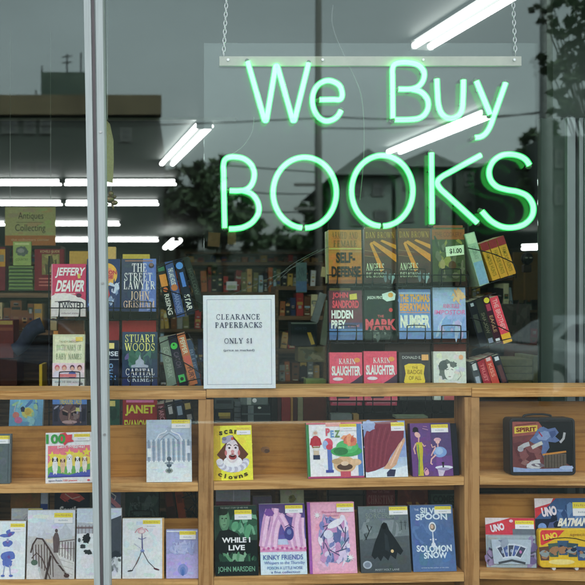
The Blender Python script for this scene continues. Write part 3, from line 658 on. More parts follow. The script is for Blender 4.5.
# ================================================================ FRONT ROW BOOKS
YB_ = 0.113
def FB(label, x0, y0, x1, y1, art, **k):
    k.setdefault('group', 'items shown face out on the pine shelves'); k.setdefault('lean', 9); k.setdefault('thick', 0.022)
    return book(label, x0, y0, x1, y1, k.pop('y', YB_), art, gain=1.12, snap=True, **k)
def a_grey(A):
    A.rect(0,0,1,1,(88,98,100)); A.sticker(.68,.04,.97,.2); A.line([(.95,.02),(.95,.98)],.008,(70,78,80))
FB('plain grey book cut by the edge of the photo', -38, 435.5, 10, 485.8, a_grey, cover=(84,92,94), spine=(50,55,58), hard=True)
def dog(A, x, y, s, c, e=(40,35,32)):
    A.ell(x, y+.10*s, .045*s, .11*s, c, 12); A.ell(x, y, .042*s, .05*s, c, 12); A.ell(x-.035*s, y+.0*s, .014*s, .035*s, e, 8); A.ell(x+.035*s, y, .014*s, .035*s, e, 8)
    A.ell(x-.014*s, y-.005*s, .006*s, .007*s, (20,20,20), 6); A.ell(x+.014*s, y-.005*s, .006*s, .007*s, (20,20,20), 6); A.ell(x, y+.02*s, .011*s, .009*s, (30,25,25), 6)
    A.line([(x-.02*s,y+.16*s),(x-.022*s,y+.22*s)],.02*s,c); A.line([(x+.02*s,y+.16*s),(x+.022*s,y+.22*s)],.02*s,c)
def a_100(A):
    A.rect(0,0,1,1,(222,228,230)); A.rect(.05,.26,.93,.86,(222,120,130))
    A.poly([(.05,.62),(.2,.42),(.4,.45),(.55,.4),(.75,.42),(.93,.5),(.93,.75),(.05,.8)],(226,200,90))
    for x,y in ((.14,.46),(.3,.5),(.5,.42),(.7,.44),(.86,.4)):
        A.poly([(x+.045*(1 if i%2 else 2.2)*math.sin(i*math.pi/5), y-.045*(1 if i%2 else 2.2)*math.cos(i*math.pi/5)) for i in range(10)],(236,205,70))
    A.poly([(.05,.7),(.2,.62),(.35,.7),(.5,.64),(.7,.7),(.93,.62),(.93,.86),(.05,.9)],(110,170,90)); A.poly([(.05,.86),(.1,.78),(.5,.84),(.93,.74),(.93,.86)],(84,96,170)); A.rect(.05,.86,.93,.885,(70,70,150))
    dog(A,.2,.54,1.3,(236,232,228),(50,40,40)); dog(A,.36,.56,1.1,(215,180,150),(90,60,50)); dog(A,.5,.5,1.4,(238,234,228),(200,190,180)); dog(A,.67,.54,1.2,(230,226,222),(60,46,44)); dog(A,.82,.54,1.15,(226,214,200),(150,110,90))
    A.poly([(.30,.02),(.42,.0),(.46,.05),(.56,.04),(.55,.14),(.6,.18),(.46,.2),(.4,.26),(.36,.2),(.3,.18)],(206,66,78))
    A.text('100',.01,.03,.42,.22,(64,150,72),bold=.04)
    A.text('best doggies!',.25,.265,.82,.335,(240,225,228),arch=.3,ital=.1)
    A.text('Jigsaw Puzzle',.06,.93,.35,.975,(70,80,120)); A.text('100 pieces',.37,.93,.66,.975,(206,70,80)); A.ell(.9,.95,.03,.02,(206,90,100))
    A.sticker(.60,.035,.93,.17)
FB('square white puppy picture book marked 100', 45.5, 434, 93.5, 485, a_100, cover=(225,228,230), roll=-0.8)
def a_fount(A):
    A.grad(0,0,1,.35,(176,192,204),(168,184,198)); A.grad(0,.35,1,.68,(150,165,180),(170,182,194)); A.rect(0,.66,1,1,(212,222,228))
    r=random.Random(4)
    for i in range(17):
        x=.05+.055*i; A.line([(x,.3+.05*abs(x-.5)),(x+.006,.68)],.016+.01*r.random(),(222,228,232) if i%2 else (122,138,156))
    A.line([(.2,.34),(.28,.24),(.42,.2),(.5,.13),(.58,.2),(.72,.24),(.8,.34)],.03,(206,214,220)); A.line([(.3,.34),(.4,.26),(.5,.22),(.6,.26),(.7,.34)],.02,(140,152,168))
    A.ell(.5,.15,.05,.04,(160,172,186)); A.ell(.5,.63,.05,.035,(84,98,110)); A.ell(.5,.73,.055,.035,(70,86,98)); A.ell(.5,.70,.1,.02,(140,152,160)); A.ell(.5,.82,.085,.04,(150,158,150)); A.ell(.5,.82,.05,.022,(90,100,96)); A.line([(.5,.6),(.5,.86)],.02,(90,104,112))
    A.rect(.02,.46,.1,.6,(214,222,230)); A.rect(.88,.42,.97,.54,(206,214,222)); A.sticker(.56,.0,.97,.14)
FB('silver grey book with a fountain drawing beside the first divider', 146.5, 421.5, 192, 482.6, a_fount, cover=(200,210,218), thick=.028)
def a_clown(A):
    A.rect(0,0,1,1,(232,218,62)); A.rect(0,0,.2,1,(196,172,48))
    A.poly([(.5,.17),(.9,.53),(.5,.86),(.1,.53)],(96,60,44))
    for i in range(14):
        a=math.pi*(i/13); A.ell(.5+.33*math.cos(a),.66+.14*math.sin(a),.09,.06,(214,214,222) if i%2 else (180,178,192),10)
    A.ell(.5,.66,.24,.1,(224,222,228)); A.ell(.49,.47,.17,.22,(206,196,200)); A.ell(.47,.5,.12,.16,(220,206,206))
    A.ell(.38,.25,.15,.06,(160,156,172),rot=-.35); A.ell(.3,.24,.06,.035,(120,118,140)); A.ell(.5,.24,.03,.03,(196,80,80))
    A.line([(.36,.36),(.42,.34),(.47,.37)],.02,(70,50,48)); A.line([(.53,.37),(.59,.35),(.64,.38)],.02,(70,50,48)); A.ell(.42,.41,.03,.018,(60,46,52)); A.ell(.58,.41,.03,.018,(60,46,52))
    A.ell(.5,.48,.045,.035,(198,140,140)); A.ell(.5,.57,.1,.055,(150,62,62)); A.ell(.5,.56,.07,.025,(70,30,32)); A.line([(.42,.53),(.5,.545),(.58,.53)],.012,(230,225,225))
    A.ell(.33,.5,.03,.05,(190,110,110)); A.ell(.66,.5,.03,.05,(190,110,110))
    for i,chh in enumerate('scary'): A.text(chh,.17+.13*i,.10-.03*math.sin(i*.8),.26+.13*i,.175-.03*math.sin(i*.8),(60,56,30),bold=.03)
    for i,chh in enumerate('clowns'):
        k=(i-2.5)/2.5; A.text(chh,.12+.13*i+(.035 if chh=='l' else 0),.865+.055*(1-k*k)-(.02 if chh=='l' else 0),.22+.13*i-(.035 if chh=='l' else 0),.925+.055*(1-k*k),(66,50,34),bold=.03,rot=-k*.35)
    A.sticker(.62,.03,.97,.17)
FB('bright yellow book with a laughing clown beside the second bay divider', 213.5, 427.2, 253.2, 481.6, a_clown, cover=(226,206,56), thick=.012)
def fig(A,x,y,s,c1,c2,c3):
    A.ell(x,y,.035*s,.035*s,c3,12); A.poly([(x-.05*s,y+.04*s),(x+.05*s,y+.04*s),(x+.06*s,y+.2*s),(x-.06*s,y+.2*s)],c1)
    A.line([(x-.05*s,y+.06*s),(x-.08*s,y+.15*s)],.025*s,c1); A.line([(x+.05*s,y+.06*s),(x+.08*s,y+.15*s)],.025*s,c1)
    A.rect(x-.05*s,y+.2*s,x-.01*s,y+.34*s,c2); A.rect(x+.01*s,y+.2*s,x+.05*s,y+.34*s,c2)
def a_pez(A):
    A.rect(0,0,1,1,(222,228,230)); A.rect(0,0,.045,1,(64,130,80)); A.rect(.9,0,.985,1,(92,128,176)); A.rect(0,0,1,.03,(196,96,110)); A.rect(0,.965,1,1,(160,70,110)); A.rect(.35,0,.62,.07,(216,160,150))
    A.ell(.16,.2,.055,.07,(206,206,196),12); A.ell(.16,.185,.035,.03,(200,160,140)); A.ell(.16,.36,.085,.13,(176,54,66)); A.line([(.1,.28),(.07,.4)],.04,(170,50,62)); A.line([(.22,.28),(.25,.4)],.04,(170,50,62)); A.rect(.11,.42,.22,.5,(206,200,196)); A.rect(.115,.5,.21,.58,(196,176,150)); A.rect(.105,.58,.225,.66,(46,56,80)); A.rect(.1,.43,.23,.45,(130,110,60))
    A.rect(.36,.46,.44,.86,(92,112,176)); A.rect(.32,.85,.46,.9,(70,80,150)); A.ell(.38,.38,.085,.1,(206,84,104)); A.ell(.33,.4,.05,.08,(150,170,210)); A.ell(.4,.44,.06,.05,(190,70,90))
    A.ell(.66,.76,.2,.15,(206,170,130)); A.ell(.86,.72,.1,.06,(212,176,138)); A.ell(.53,.7,.1,.05,(180,150,110)); A.ell(.66,.8,.14,.06,(84,66,56)); A.ell(.66,.74,.07,.04,(216,190,160)); A.rect(.58,.88,.76,.98,(186,84,96))
    A.ell(.7,.52,.28,.1,(70,156,88)); A.ell(.72,.44,.2,.12,(84,176,104)); A.ell(.6,.52,.13,.07,(56,118,72)); A.ell(.76,.44,.05,.05,(120,190,130)); A.blotch(.62,.25,.86,.36,[(206,120,90),(190,90,80),(220,150,110)],9,.06,3)
    A.text('P',.345,.1,.42,.24,(206,96,110),bold=.05); A.text('E',.43,.14,.49,.27,(110,150,196),bold=.05); A.text('Z',.5,.14,.6,.27,(110,140,90),bold=.05)
    A.sticker(.6,.03,.9,.15)
FB('white collectors book with a green hatted toy beside the redhead cover', 308.3, 424.2, 364.5, 479.4, a_pez, cover=(214,218,220), spine=(64,130,80))
def a_redhair(A):
    A.rect(0,0,1,1,(138,156,196)); A.grad(0,.65,1,1,(160,180,204),(196,208,216))
    A.poly([(.25,.02),(.8,.0),(.97,.12),(.95,.3),(.8,.45),(.62,.62),(.5,.8),(.3,.86),(.1,.92),(.0,.9),(.0,.3),(.1,.12)],(122,56,70))
    for i in range(9): A.line([(.12+.07*i,.12),(.06+.06*i,.4),(.03+.05*i,.82)],.012,(104,44,58) if i%2 else (146,72,84))
    A.poly([(.82,.42),(.97,.3),(.98,.36),(.86,.55),(.74,.78),(.6,.86),(.42,.85),(.5,.78),(.62,.66)],(204,160,130)); A.line([(.9,.38),(.74,.6),(.6,.8)],.03,(222,186,160))
    A.poly([(0,.92),(.35,.86),(.62,.86),(1,.8),(1,1),(0,1)],(206,216,222)); A.poly([(.5,.92),(.58,.86),(.72,.87),(.68,.99),(.5,.99)],(56,60,84))
    A.ell(.12,.08,.16,.1,(150,166,200),wob=.3); A.sticker(.66,.03,.98,.18)
FB('blue book with long dark red hair painted across it', 366, 422.6, 408, 478.2, a_redhair, cover=(140,150,180), spine=(60,34,44))
def a_purple(A):
    A.rect(0,0,1,1,(104,70,124)); A.rect(.5,.0,1,.62,(86,70,112)); A.rect(.6,.55,.75,1,(116,74,138))
    A.ell(.13,.12,.07,.05,(34,28,40)); A.ell(.13,.15,.08,.02,(30,26,38)); A.ell(.17,.22,.075,.05,(214,170,160),rot=.4); A.line([(.2,.26),(.19,.36)],.03,(208,162,152)); A.line([(.12,.38),(.06,.48),(.09,.58)],.035,(206,160,150)); A.line([(.25,.36),(.32,.44),(.36,.42)],.03,(206,160,150))
    A.poly([(.13,.36),(.27,.36),(.29,.5),(.26,.7),(.27,.99),(.13,.99),(.16,.7),(.13,.5)],(184,172,52)); A.line([(.17,.4),(.18,.7),(.15,.97)],.03,(96,150,80))
    A.ell(.66,.32,.09,.04,(206,160,170)); A.ell(.66,.36,.05,.035,(222,178,168)); A.line([(.66,.38),(.66,.46)],.03,(214,168,160)); A.ell(.7,.55,.17,.1,(120,150,196)); A.ell(.68,.53,.1,.07,(150,176,208)); A.line([(.6,.46),(.52,.56),(.48,.62)],.03,(214,168,160)); A.line([(.6,.6),(.48,.68),(.46,.76),(.5,.78)],.035,(214,168,160)); A.line([(.5,.4),(.52,.46),(.6,.44)],.025,(214,168,160))
    A.ell(.78,.84,.22,.035,(206,210,220)); A.ell(.76,.87,.16,.03,(150,140,170)); A.poly([(.62,.88),(.8,.9),(.74,1),(.64,1)],(190,180,196)); A.rect(.74,.76,.78,.84,(50,40,56)); A.rect(.73,.74,.79,.77,(40,34,46))
    A.line([(.32,.98),(.28,.9),(.33,.84),(.38,.88),(.36,.97)],.02,(214,160,170)); A.ell(.35,.93,.05,.05,(206,150,166)); A.line([(.3,.1),(.44,.13)],.02,(170,130,160)); A.line([(.32,.06),(.42,.07)],.014,(180,130,160))
    A.sticker(.52,.03,.94,.18)
FB('purple book with two stylish ladies at a cafe table', 413, 424.6, 453.5, 477.4, a_purple, cover=(96,66,116), spine=(70,46,90), thick=.03)
m = MB(); s=S(.172)
bk = book('slim black book standing edge out beside the purple book', 453.8, 424.8, 459.6, 477.0, .118, None, cover=(26,28,40), thick=.03, lean=9, snap=True, gain=1.1, pages=False)
# ---- lower shelf bay 1
def a_poodle(A):
    A.rect(0,0,1,1,(214,222,226))
    for x,y,a,b in ((.62,.2,.11,.055),(.5,.25,.13,.03),(.56,.385,.12,.06),(.58,.60,.17,.09),(.56,.72,.13,.07)): A.ell(x,y,a,b,(92,110,176),14,wob=.3)
    for x,y in ((.6,.24),(.62,.22),(.56,.36),(.6,.62)): A.ell(x,y,.04,.03,(110,84,150),9,wob=.5)
    A.line([(.5,.76),(.47,.92)],.03,(150,160,190)); A.line([(.62,.76),(.65,.92)],.03,(150,160,190)); A.ell(.46,.94,.05,.02,(90,110,176)); A.ell(.66,.94,.05,.02,(90,110,176)); A.line([(.56,.3),(.56,.36)],.05,(150,156,190))
    A.sticker(.62,.04,.97,.18); 
FB('white book with a blue poodle drawing at the photo edge', -16, 524, 24.6, 581.4, a_poodle, cover=(212,220,226), y=.112, thick=.018)
def a_bridge(A):
    A.grad(0,0,1,.4,(206,212,220),(196,200,206)); A.rect(0,.38,1,1,(186,184,182)); A.poly([(0,.78),(.2,.75),(.3,1),(0,1)],(206,206,204))
    A.poly([(.55,.5),(.7,.5),(1,.72),(1,1),(.65,1)],(206,204,200)); A.poly([(.12,.5),(.3,.38),(.62,.62),(.9,1),(.35,1)],(166,160,156))
    A.poly([(.66,.33),(.7,.28),(.74,.26),(.78,.22),(.8,.16),(.82,.22),(.86,.26),(.9,.28),(.94,.33),(.95,.42),(.65,.42)],(182,188,194)); A.poly([(.2,.38),(.25,.33),(.3,.37),(.36,.3),(.4,.36),(.5,.34),(.52,.42),(.18,.42)],(188,190,196))
    A.line([(.08,.62),(.12,.5),(.2,.41),(.32,.42),(.45,.55),(.62,.75),(.84,.94)],.035,(76,62,60)); A.line([(.1,.7),(.2,.62),(.32,.7),(.5,1)],.025,(90,76,72))
    for x in (.12,.18,.24,.3,.36,.42,.48,.54): A.line([(x,.5 if x<.35 else .42+(x-.3)*.9),(x+.02,.75+(x-.1)*.5)],.018,(84,68,64))
    A.rect(.56,.36,.66,.6,(90,78,78)); A.ell(.61,.30,.03,.028,(86,74,74)); A.poly([(.54,.4),(.58,.33),(.64,.33),(.68,.42),(.66,.62),(.56,.62)],(98,84,84))
    for x in (.68,.74,.8,.86,.92,.98): A.line([(x,.46),(x,.66+(x-.68)*.3)],.015,(104,90,88))
    A.line([(.66,.46),(1,.43)],.015,(100,86,84)); A.line([(.66,.56),(1,.56)],.012,(110,96,94)); A.line([(.4,1),(.5,.66)],.05,(70,58,56)); A.ell(.84,.95,.06,.03,(80,62,60)); A.ell(.16,.76,.07,.04,(84,104,92))
    for y in (.62,.7,.78,.86): A.line([(.62,y),(.98,y+.08)],.01,(170,166,160))
    A.sticker(.56,.04,.95,.19)
FB('sepia book showing a footbridge railing and a lone walker', 26.4, 513.2, 74.2, 581.2, a_bridge, cover=(200,205,210), spine=(60,44,40), y=.112)
def a_snow(A):
    A.rect(0,0,1,1,(214,220,224)); A.grad(0,0,1,.2,(196,208,222),(190,200,212)); A.poly([(0,.2),(.5,.22),(1,.24),(1,.34),(0,.36)],(172,176,182)); A.rect(0,.26,1,.29,(122,108,110))
    for i in range(12): A.line([(.04+.08*i,.24),(.04+.08*i,.36)],.012,(110,94,96))
    A.ell(.22,.43,.09,.07,(42,46,50),wob=.4); A.ell(.14,.54,.06,.03,(60,66,70),wob=.4); A.ell(.26,.62,.09,.035,(50,56,58),wob=.5); A.ell(.06,.45,.03,.03,(90,96,98)); 
    A.poly([(.6,.2),(1,.1),(1,.68),(.84,.7),(.7,.56),(.62,.4)],(70,76,84)); A.ell(.85,.66,.14,.05,(50,56,64),wob=.5); A.blotch(.4,.7,1,1,[(190,196,200),(140,146,150),(230,232,234),(100,104,106)],18,.06,8)
FB('white book of a snowy bridge scene behind the aluminium mullion', 76, 511.5, 121, 581, a_snow, cover=(206,212,218), y=.112)
def a_stick(A):
    A.rect(0,0,1,1,(218,228,226)); A.rect(.96,0,1,1,(196,150,90)); A.rect(.33,.05,.52,.11,(196,208,226))
    A.line([(.3,.24),(.36,.18),(.47,.15),(.57,.18),(.62,.22)],.018,(200,120,132)); A.ell(.46,.21,.1,.045,(214,170,178)); A.ell(.46,.215,.06,.03,(226,206,208)); A.line([(.38,.33),(.47,.35),(.57,.32)],.018,(110,110,150)); A.line([(.47,.25),(.47,.5)],.02,(120,100,130)); A.line([(.47,.3),(.485,.56)],.026,(96,96,140)); A.line([(.28,.42),(.44,.5),(.46,.55)],.008,(150,160,190)); A.ell(.48,.54,.05,.025,(130,144,190))
    A.line([(.46,.55),(.38,.7),(.24,.86)],.016,(70,64,72)); A.line([(.49,.55),(.62,.72),(.78,.83)],.016,(70,64,72)); A.ell(.19,.87,.07,.012,(60,56,60),rot=-.1); A.ell(.82,.845,.075,.014,(90,50,60),rot=.2); A.line([(.41,.64),(.33,.76)],.03,(120,104,104)); 
    A.sticker(.49,.03,.91,.17)
FB('white book with a thin striding stick figure', 122.3, 521.2, 164, 579.6, a_stick, cover=(222,206,160), y=.112)
def a_lav(A):
    A.grad(0,0,1,1,(150,156,196),(170,160,200)); A.grad(0,.5,1,1,(168,160,206),(176,168,208)); A.rect(.02,.02,.98,.05,(206,212,226))
    A.ell(.52,.82,.16,.12,(132,142,192),14,wob=.1); A.ell(.52,.85,.09,.09,(104,126,180),14); A.ell(.52,.88,.045,.07,(80,110,170),12); A.blotch(.08,.22,.9,.5,[(160,170,206),(176,180,212),(146,154,196)],40,.07,5)
    for i,t in enumerate(('the letters','of a quiet','summer','house')): A.text(t,.2+.03*i,.25+.07*i,.75-.05*i,.29+.07*i,(188,196,222),bold=0.0)
    A.sticker(.42,.03,.93,.2)
FB('small pale lavender book beside the first divider', 166.2, 532, 198.3, 578.4, a_lav, cover=(160,160,200), y=.112, spine=(80,80,120))
# ---- lower shelf bay 2
def a_while(A):
    A.grad(0,0,1,.5,(38,58,50),(48,72,60)); A.grad(0,.5,1,1,(24,34,34),(22,34,32)); A.grad(.35,.2,1,.42,(66,120,90),(60,100,78)); A.blotch(.35,.05,1,.42,[(70,130,96),(90,150,112),(50,84,66),(110,160,130)],24,.1,3)
    A.ell(.24,.2,.125,.165,(88,130,98)); A.ell(.22,.2,.08,.12,(108,150,116)); A.ell(.2,.08,.13,.06,(36,46,38),wob=.3); A.ell(.19,.18,.02,.01,(30,40,34)); A.ell(.28,.18,.02,.01,(30,40,34)); A.line([(.2,.27),(.27,.27)],.012,(50,66,54)); A.line([(.24,.18),(.245,.23)],.012,(70,96,78))
    A.poly([(.02,.5),(.12,.36),(.35,.34),(.55,.4),(.66,.55),(.7,.72),(0,.72)],(26,34,34)); A.blotch(.02,.7,.98,.8,[(60,104,76),(90,140,104),(40,70,56),(120,160,130)],26,.07,7); A.grad(0,.8,1,1,(26,44,40),(20,30,32))
    A.text('THE GREAT STORY OF HER WAR',.15,.015,.8,.04,(150,160,150),bold=0)
    A.text('WHILE I',.17,.455,.83,.53,(222,230,232),bold=.03); A.text('LIVE',.32,.565,.7,.64,(222,230,232),bold=.03)
    A.text('JOHN MARSDEN',.06,.87,.92,.965,(110,160,130),bold=.01); A.sticker(.48,.06,.88,.2)
FB('dark green novel lettered WHILE I LIVE at the left end of the row', 215.5, 508.8, 258.6, 577, a_while, cover=(30,44,42), spine=(20,26,28), y=.112)
def a_pinkh(A):
    A.grad(0,0,1,.5,(86,66,116),(96,90,160)); A.rect(0,.62,1,1,(196,214,228)); A.rect(0,.58,1,.68,(206,140,176))
    for pts,wd in ((((.22,.08),(.14,.25),(.05,.6)),.15),(((.36,.06),(.3,.3),(.16,.62)),.16),(((.5,.14),(.36,.34),(.3,.62)),.15),(((.45,.15),(.6,.35),(.72,.62)),.15),(((.62,.12),(.7,.15),(.86,.15)),.12),(((.84,.14),(.78,.35),(.82,.62)),.17),(((.93,.2),(.92,.4),(.95,.62)),.1)):
        A.line([tuple(q) for q in smoothline([Vector(p) for p in pts],4)],wd,(196,150,186)); A.line([tuple(q) for q in smoothline([Vector((p[0]+.02,p[1])) for p in pts],4)],wd*.5,(222,184,208))
    A.ell(.64,.42,.1,.1,(70,70,130)); A.ell(.64,.40,.05,.04,(110,120,170)); A.line([(.55,.33),(.64,.3),(.74,.34)],.02,(60,50,100)); A.ell(.22,.12,.1,.06,(120,80,150),wob=.4)
    for i in range(20): A.ell(.03+.05*i,.63+.012*math.sin(i*2),.03,.018,(186,96,150) if i%2 else (220,170,196),8)
    A.text('KINKY FRIENDS',.06,.72,.92,.79,(80,100,160),bold=.012); A.text('Whispers to the Thursday',.07,.81,.95,.865,(110,130,180),ital=.2); A.text('POISON A LITTLE NOISE',.14,.885,.9,.925,(90,110,160),bold=.01); A.text('a fine collection',.22,.945,.84,.98,(90,110,160))
    A.sticker(.57,.02,.95,.13)
FB('lavender book of pink entwined fingers between WHILE I LIVE and the pink scrapbook', 261, 507, 307.4, 576.4, a_pinkh, cover=(180,190,214), spine=(50,46,90), y=.112)
def a_scrap(A):
    A.rect(0,0,1,1,(222,158,182)); A.rect(0,0,.06,1,(150,86,160)); A.rect(.08,.03,.98,.98,(224,164,186))
    A.ell(.55,.52,.34,.33,(150,150,190),16,wob=.25); A.blotch(.2,.2,.9,.85,[(120,126,176),(170,170,206),(206,190,214),(96,104,150),(190,140,180),(216,206,220),(110,140,160)],70,.08,11)
    for i in range(10):
        a=i*.63; A.line([(.55+.3*math.cos(a),.5+.26*math.sin(a)),(.55+.22*math.cos(a+.9),.5+.2*math.sin(a+.9))],.02,(70,76,110))
    for x,y in ((.2,.18),(.87,.78)): A.poly([(x+(.03 if i%2 else .09)*math.sin(i*math.pi/8),y+(.02 if i%2 else .06)*math.cos(i*math.pi/8)) for i in range(16)],(226,226,232))
    A.text('flowering',.3,.12,.7,.16,(190,120,150)); A.text('notebooks',.34,.165,.66,.2,(196,130,156)); A.ell(.58,.3,.18,.05,(216,214,226),rot=-.3); A.ell(.42,.45,.1,.06,(206,206,220)); A.sticker(.62,.02,.98,.14)
FB('pink book with a blue collage in its centre', 310, 505.2, 357.4, 575.2, a_scrap, cover=(206,140,170), spine=(130,76,150), y=.112)
def a_hood(A):
    A.grad(0,0,1,.4,(110,122,126),(96,106,110)); A.grad(0,.4,1,1,(86,94,98),(70,76,80)); A.poly([(0,.35),(.3,.28),(.5,.32),(.8,.27),(1,.33),(1,.45),(0,.5)],(112,122,124)); A.blotch(0,.2,1,.42,[(126,136,138),(92,100,104),(104,116,116)],22,.1,2)
    A.line([(.12,.5),(.2,.38),(.16,.28)],.02,(40,46,48)); A.line([(.2,.38),(.26,.3)],.014,(40,46,48)); A.line([(.14,.5),(.1,.42)],.02,(46,52,54)); 
    for x in (.85,.93): A.line([(x,.36),(x,.22)],.012,(60,68,70)); A.line([(x-.03,.25),(x+.03,.25)],.01,(60,68,70))
    A.poly([(.5,.24),(.56,.26),(.6,.36),(.72,.5),(.86,.68),(.8,.74),(.74,.7),(.7,.8),(.6,.74),(.55,.82),(.46,.75),(.4,.83),(.34,.76),(.28,.8),(.22,.74),(.3,.55),(.38,.42),(.44,.3)],(34,40,44)); A.ell(.5,.3,.05,.05,(22,26,28)); A.poly([(.5,.4),(.56,.45),(.6,.7),(.5,.66)],(46,54,58)); A.ell(.64,.68,.03,.025,(206,180,130)); A.ell(.13,.88,.09,.06,(160,170,180)); A.ell(.13,.88,.06,.04,(120,130,142))
    A.text('THE LAST',.22,.04,.55,.09,(140,152,156)); A.text('SORCERER',.14,.1,.74,.18,(126,138,130),bold=0.01); A.text('MARY HOLT LANE',.28,.94,.76,.97,(150,160,160)); A.sticker(.62,.01,.99,.13)
FB('charcoal novel with a hooded cloaked figure', 361.3, 509.2, 411.4, 574, a_hood, cover=(60,68,72), spine=(30,34,38), y=.112)
def a_spoon(A):
    A.rect(0,0,1,1,(84,110,152)); A.blotch(.05,.3,.95,.6,[(90,118,160),(78,104,146)],30,.12,2)
    for i,(t,u0,v0,u1,v1) in enumerate((('SILVER',.24,.03,.76,.12),('SPOON',.12,.135,.86,.23),('SOLOMON',.1,.60,.92,.70),('SNOW',.26,.715,.8,.81))):
        A.text(t,u0,v0,u1,v1,(200,214,226),bold=.035,arch=.12 if i%2 else -.1)
    A.text('THE',.1,.05,.2,.08,(190,204,220)); A.ell(.5,.33,.085,.075,(206,212,216)); A.ell(.5,.33,.06,.05,(120,110,100)); A.ell(.49,.325,.035,.032,(200,170,150)); A.line([(.5,.4),(.5,.52)],.022,(196,206,214)); A.line([(.5,.5),(.5,.6)],.04,(206,212,218)); A.ell(.5,.6,.05,.04,(200,206,214)); A.ell(.44,.52,.02,.01,(190,200,210)); A.ell(.56,.52,.02,.01,(190,200,210))
    A.text('written by the author of the tales',.18,.93,.82,.955,(170,186,206)); A.sticker(.58,.02,.96,.13)
FB('blue book lettered SILVER SPOON beside the second divider', 413.6, 508, 456.6, 572.6, a_spoon, cover=(76,100,142), spine=(40,56,86), y=.112)
# ---- lunch box
s = S(.112); b = P(543.2, 474.6, .112); b.z = shelf_z(543.2, 474.6, .112)[0]+.0008; W = 66.5*s; H = 57*s
lb = empty('lunchbox', b, (math.radians(-2), 0, math.radians(2)), 'black tin lunchbox with a running blue figure picture', 'lunchbox', 'items shown face out on the pine shelves')
def rr(w, h, r, n=6, z0=0):
    pts = []
    for cx, cz, a0 in ((w/2-r, z0+r, -90), (w/2-r, z0+h-r, 0), (-w/2+r, z0+h-r, 90), (-w/2+r, z0+r, 180)):
        for i in range(n+1):
            a = math.radians(a0+90*i/n); pts.append((cx+r*math.cos(a), cz+r*math.sin(a)))
    return pts
m = MB(); m.prism(rr(W, H, .013), 0.004, .055); m.build('tin_body', TINL, lb, bevel=.003)
m = MB(); o1 = rr(W, H, .013); i1 = rr(W-.014, H-.014, .009, z0=.007); n = len(o1)
m.add([(x, 0, z) for x, z in o1] + [(x, 0, z) for x, z in i1] + [(x, .005, z) for x, z in o1] + [(x, .005, z) for x, z in i1],
      [((i+1)%n, i, n+i, n+(i+1)%n) for i in range(n)] + [(i, (i+1)%n, 2*n+(i+1)%n, 2*n+i) for i in range(n)] + [(n+(i+1)%n, n+i, 3*n+i, 3*n+(i+1)%n) for i in range(n)])
m.build('raised_rim', TINL, lb, bevel=.001)
m = MB(); m.tube(smoothline([(-.045, .035, H-.001), (-.042, .035, H+.005), (-.02, .033, H+.0085), (.0, .033, H+.009), (.02, .033, H+.0085), (.042, .035, H+.005), (.045, .035, H-.001)], 5), .0035, 8); m.build('handle', TINL, lb, smooth=True)
m = MB(); m.box((-.012, -.002, H-.012), (.012, .0, H+.002)); m.build('latch', TINL, lb, bevel=.001)
GAIN[0] = 1.05
A = Art(W-.02, H-.022, z0=.011, y=0.004)
A.rect(0,0,1,1,(112,66,66)); A.poly([(.46,0),(1,0),(1,.9),(.55,.6),(.4,.3)],(20,22,26)); A.poly([(0,.0),(.44,.0),(.5,.1),(.46,.25),(.0,.3)],(150,84,76)); A.blotch(.02,.35,.5,.9,[(128,80,80),(96,56,60),(140,100,96)],26,.08,4)
A.poly([(.03,.1),(.42,.07),(.42,.19),(.03,.24)],(206,180,70)); A.text('SPIRIT',.06,.11,.4,.2,(120,50,40),bold=.05,rot=-.05)
A.line([(.05,.07),(.4,.03)],.01,(90,40,40))
for c_,pts in (((92,110,150),((.42,.16),(.52,.1),(.6,.15),(.72,.12),(.78,.22),(.72,.3),(.8,.38),(.72,.42),(.6,.4),(.62,.52),(.56,.62),(.52,.72),(.48,.62),(.5,.5),(.46,.42),(.36,.44),(.28,.38),(.36,.28))),((128,146,182),((.5,.18),(.6,.2),(.64,.3),(.56,.38),(.44,.36),(.4,.3))),((70,86,128),((.62,.2),(.72,.18),(.74,.26),(.66,.34)))): A.poly(pts,c_)
A.line([(.1,.54),(.2,.47),(.28,.44)],.07,(176,176,178)); A.line([(.32,.52),(.42,.46),(.5,.42)],.06,(190,190,180)); A.line([(.8,.42),(.86,.34),(.88,.22)],.04,(170,170,170)); A.ell(.13,.55,.05,.05,(160,160,166)); A.line([(.44,.2),(.5,.3)],.02,(160,50,70)); A.ell(.49,.16,.045,.05,(96,116,156))
A.rect(.52,.64,.9,.92,(96,86,76)); A.line([(.5,.66),(.9,.6)],.03,(190,130,60))
for i in range(7): A.line([(.55+.05*i,.66),(.55+.05*i,.92)],.012,(66,58,52))
A.blotch(.22,.78,.5,.95,[(150,150,150),(110,100,110),(190,190,190),(130,60,60)],16,.06,9); A.poly([(0,.9),(.2,.93),(.5,.94),(.8,.93),(1,.88),(1,1),(0,1)],(140,160,196)); A.ell(.9,.92,.12,.04,(160,178,206))
A.pic.build('picture', PRINT, lb); A.ttl.build('title_lettering', PRINT, lb)
GAIN[0] = 1.0
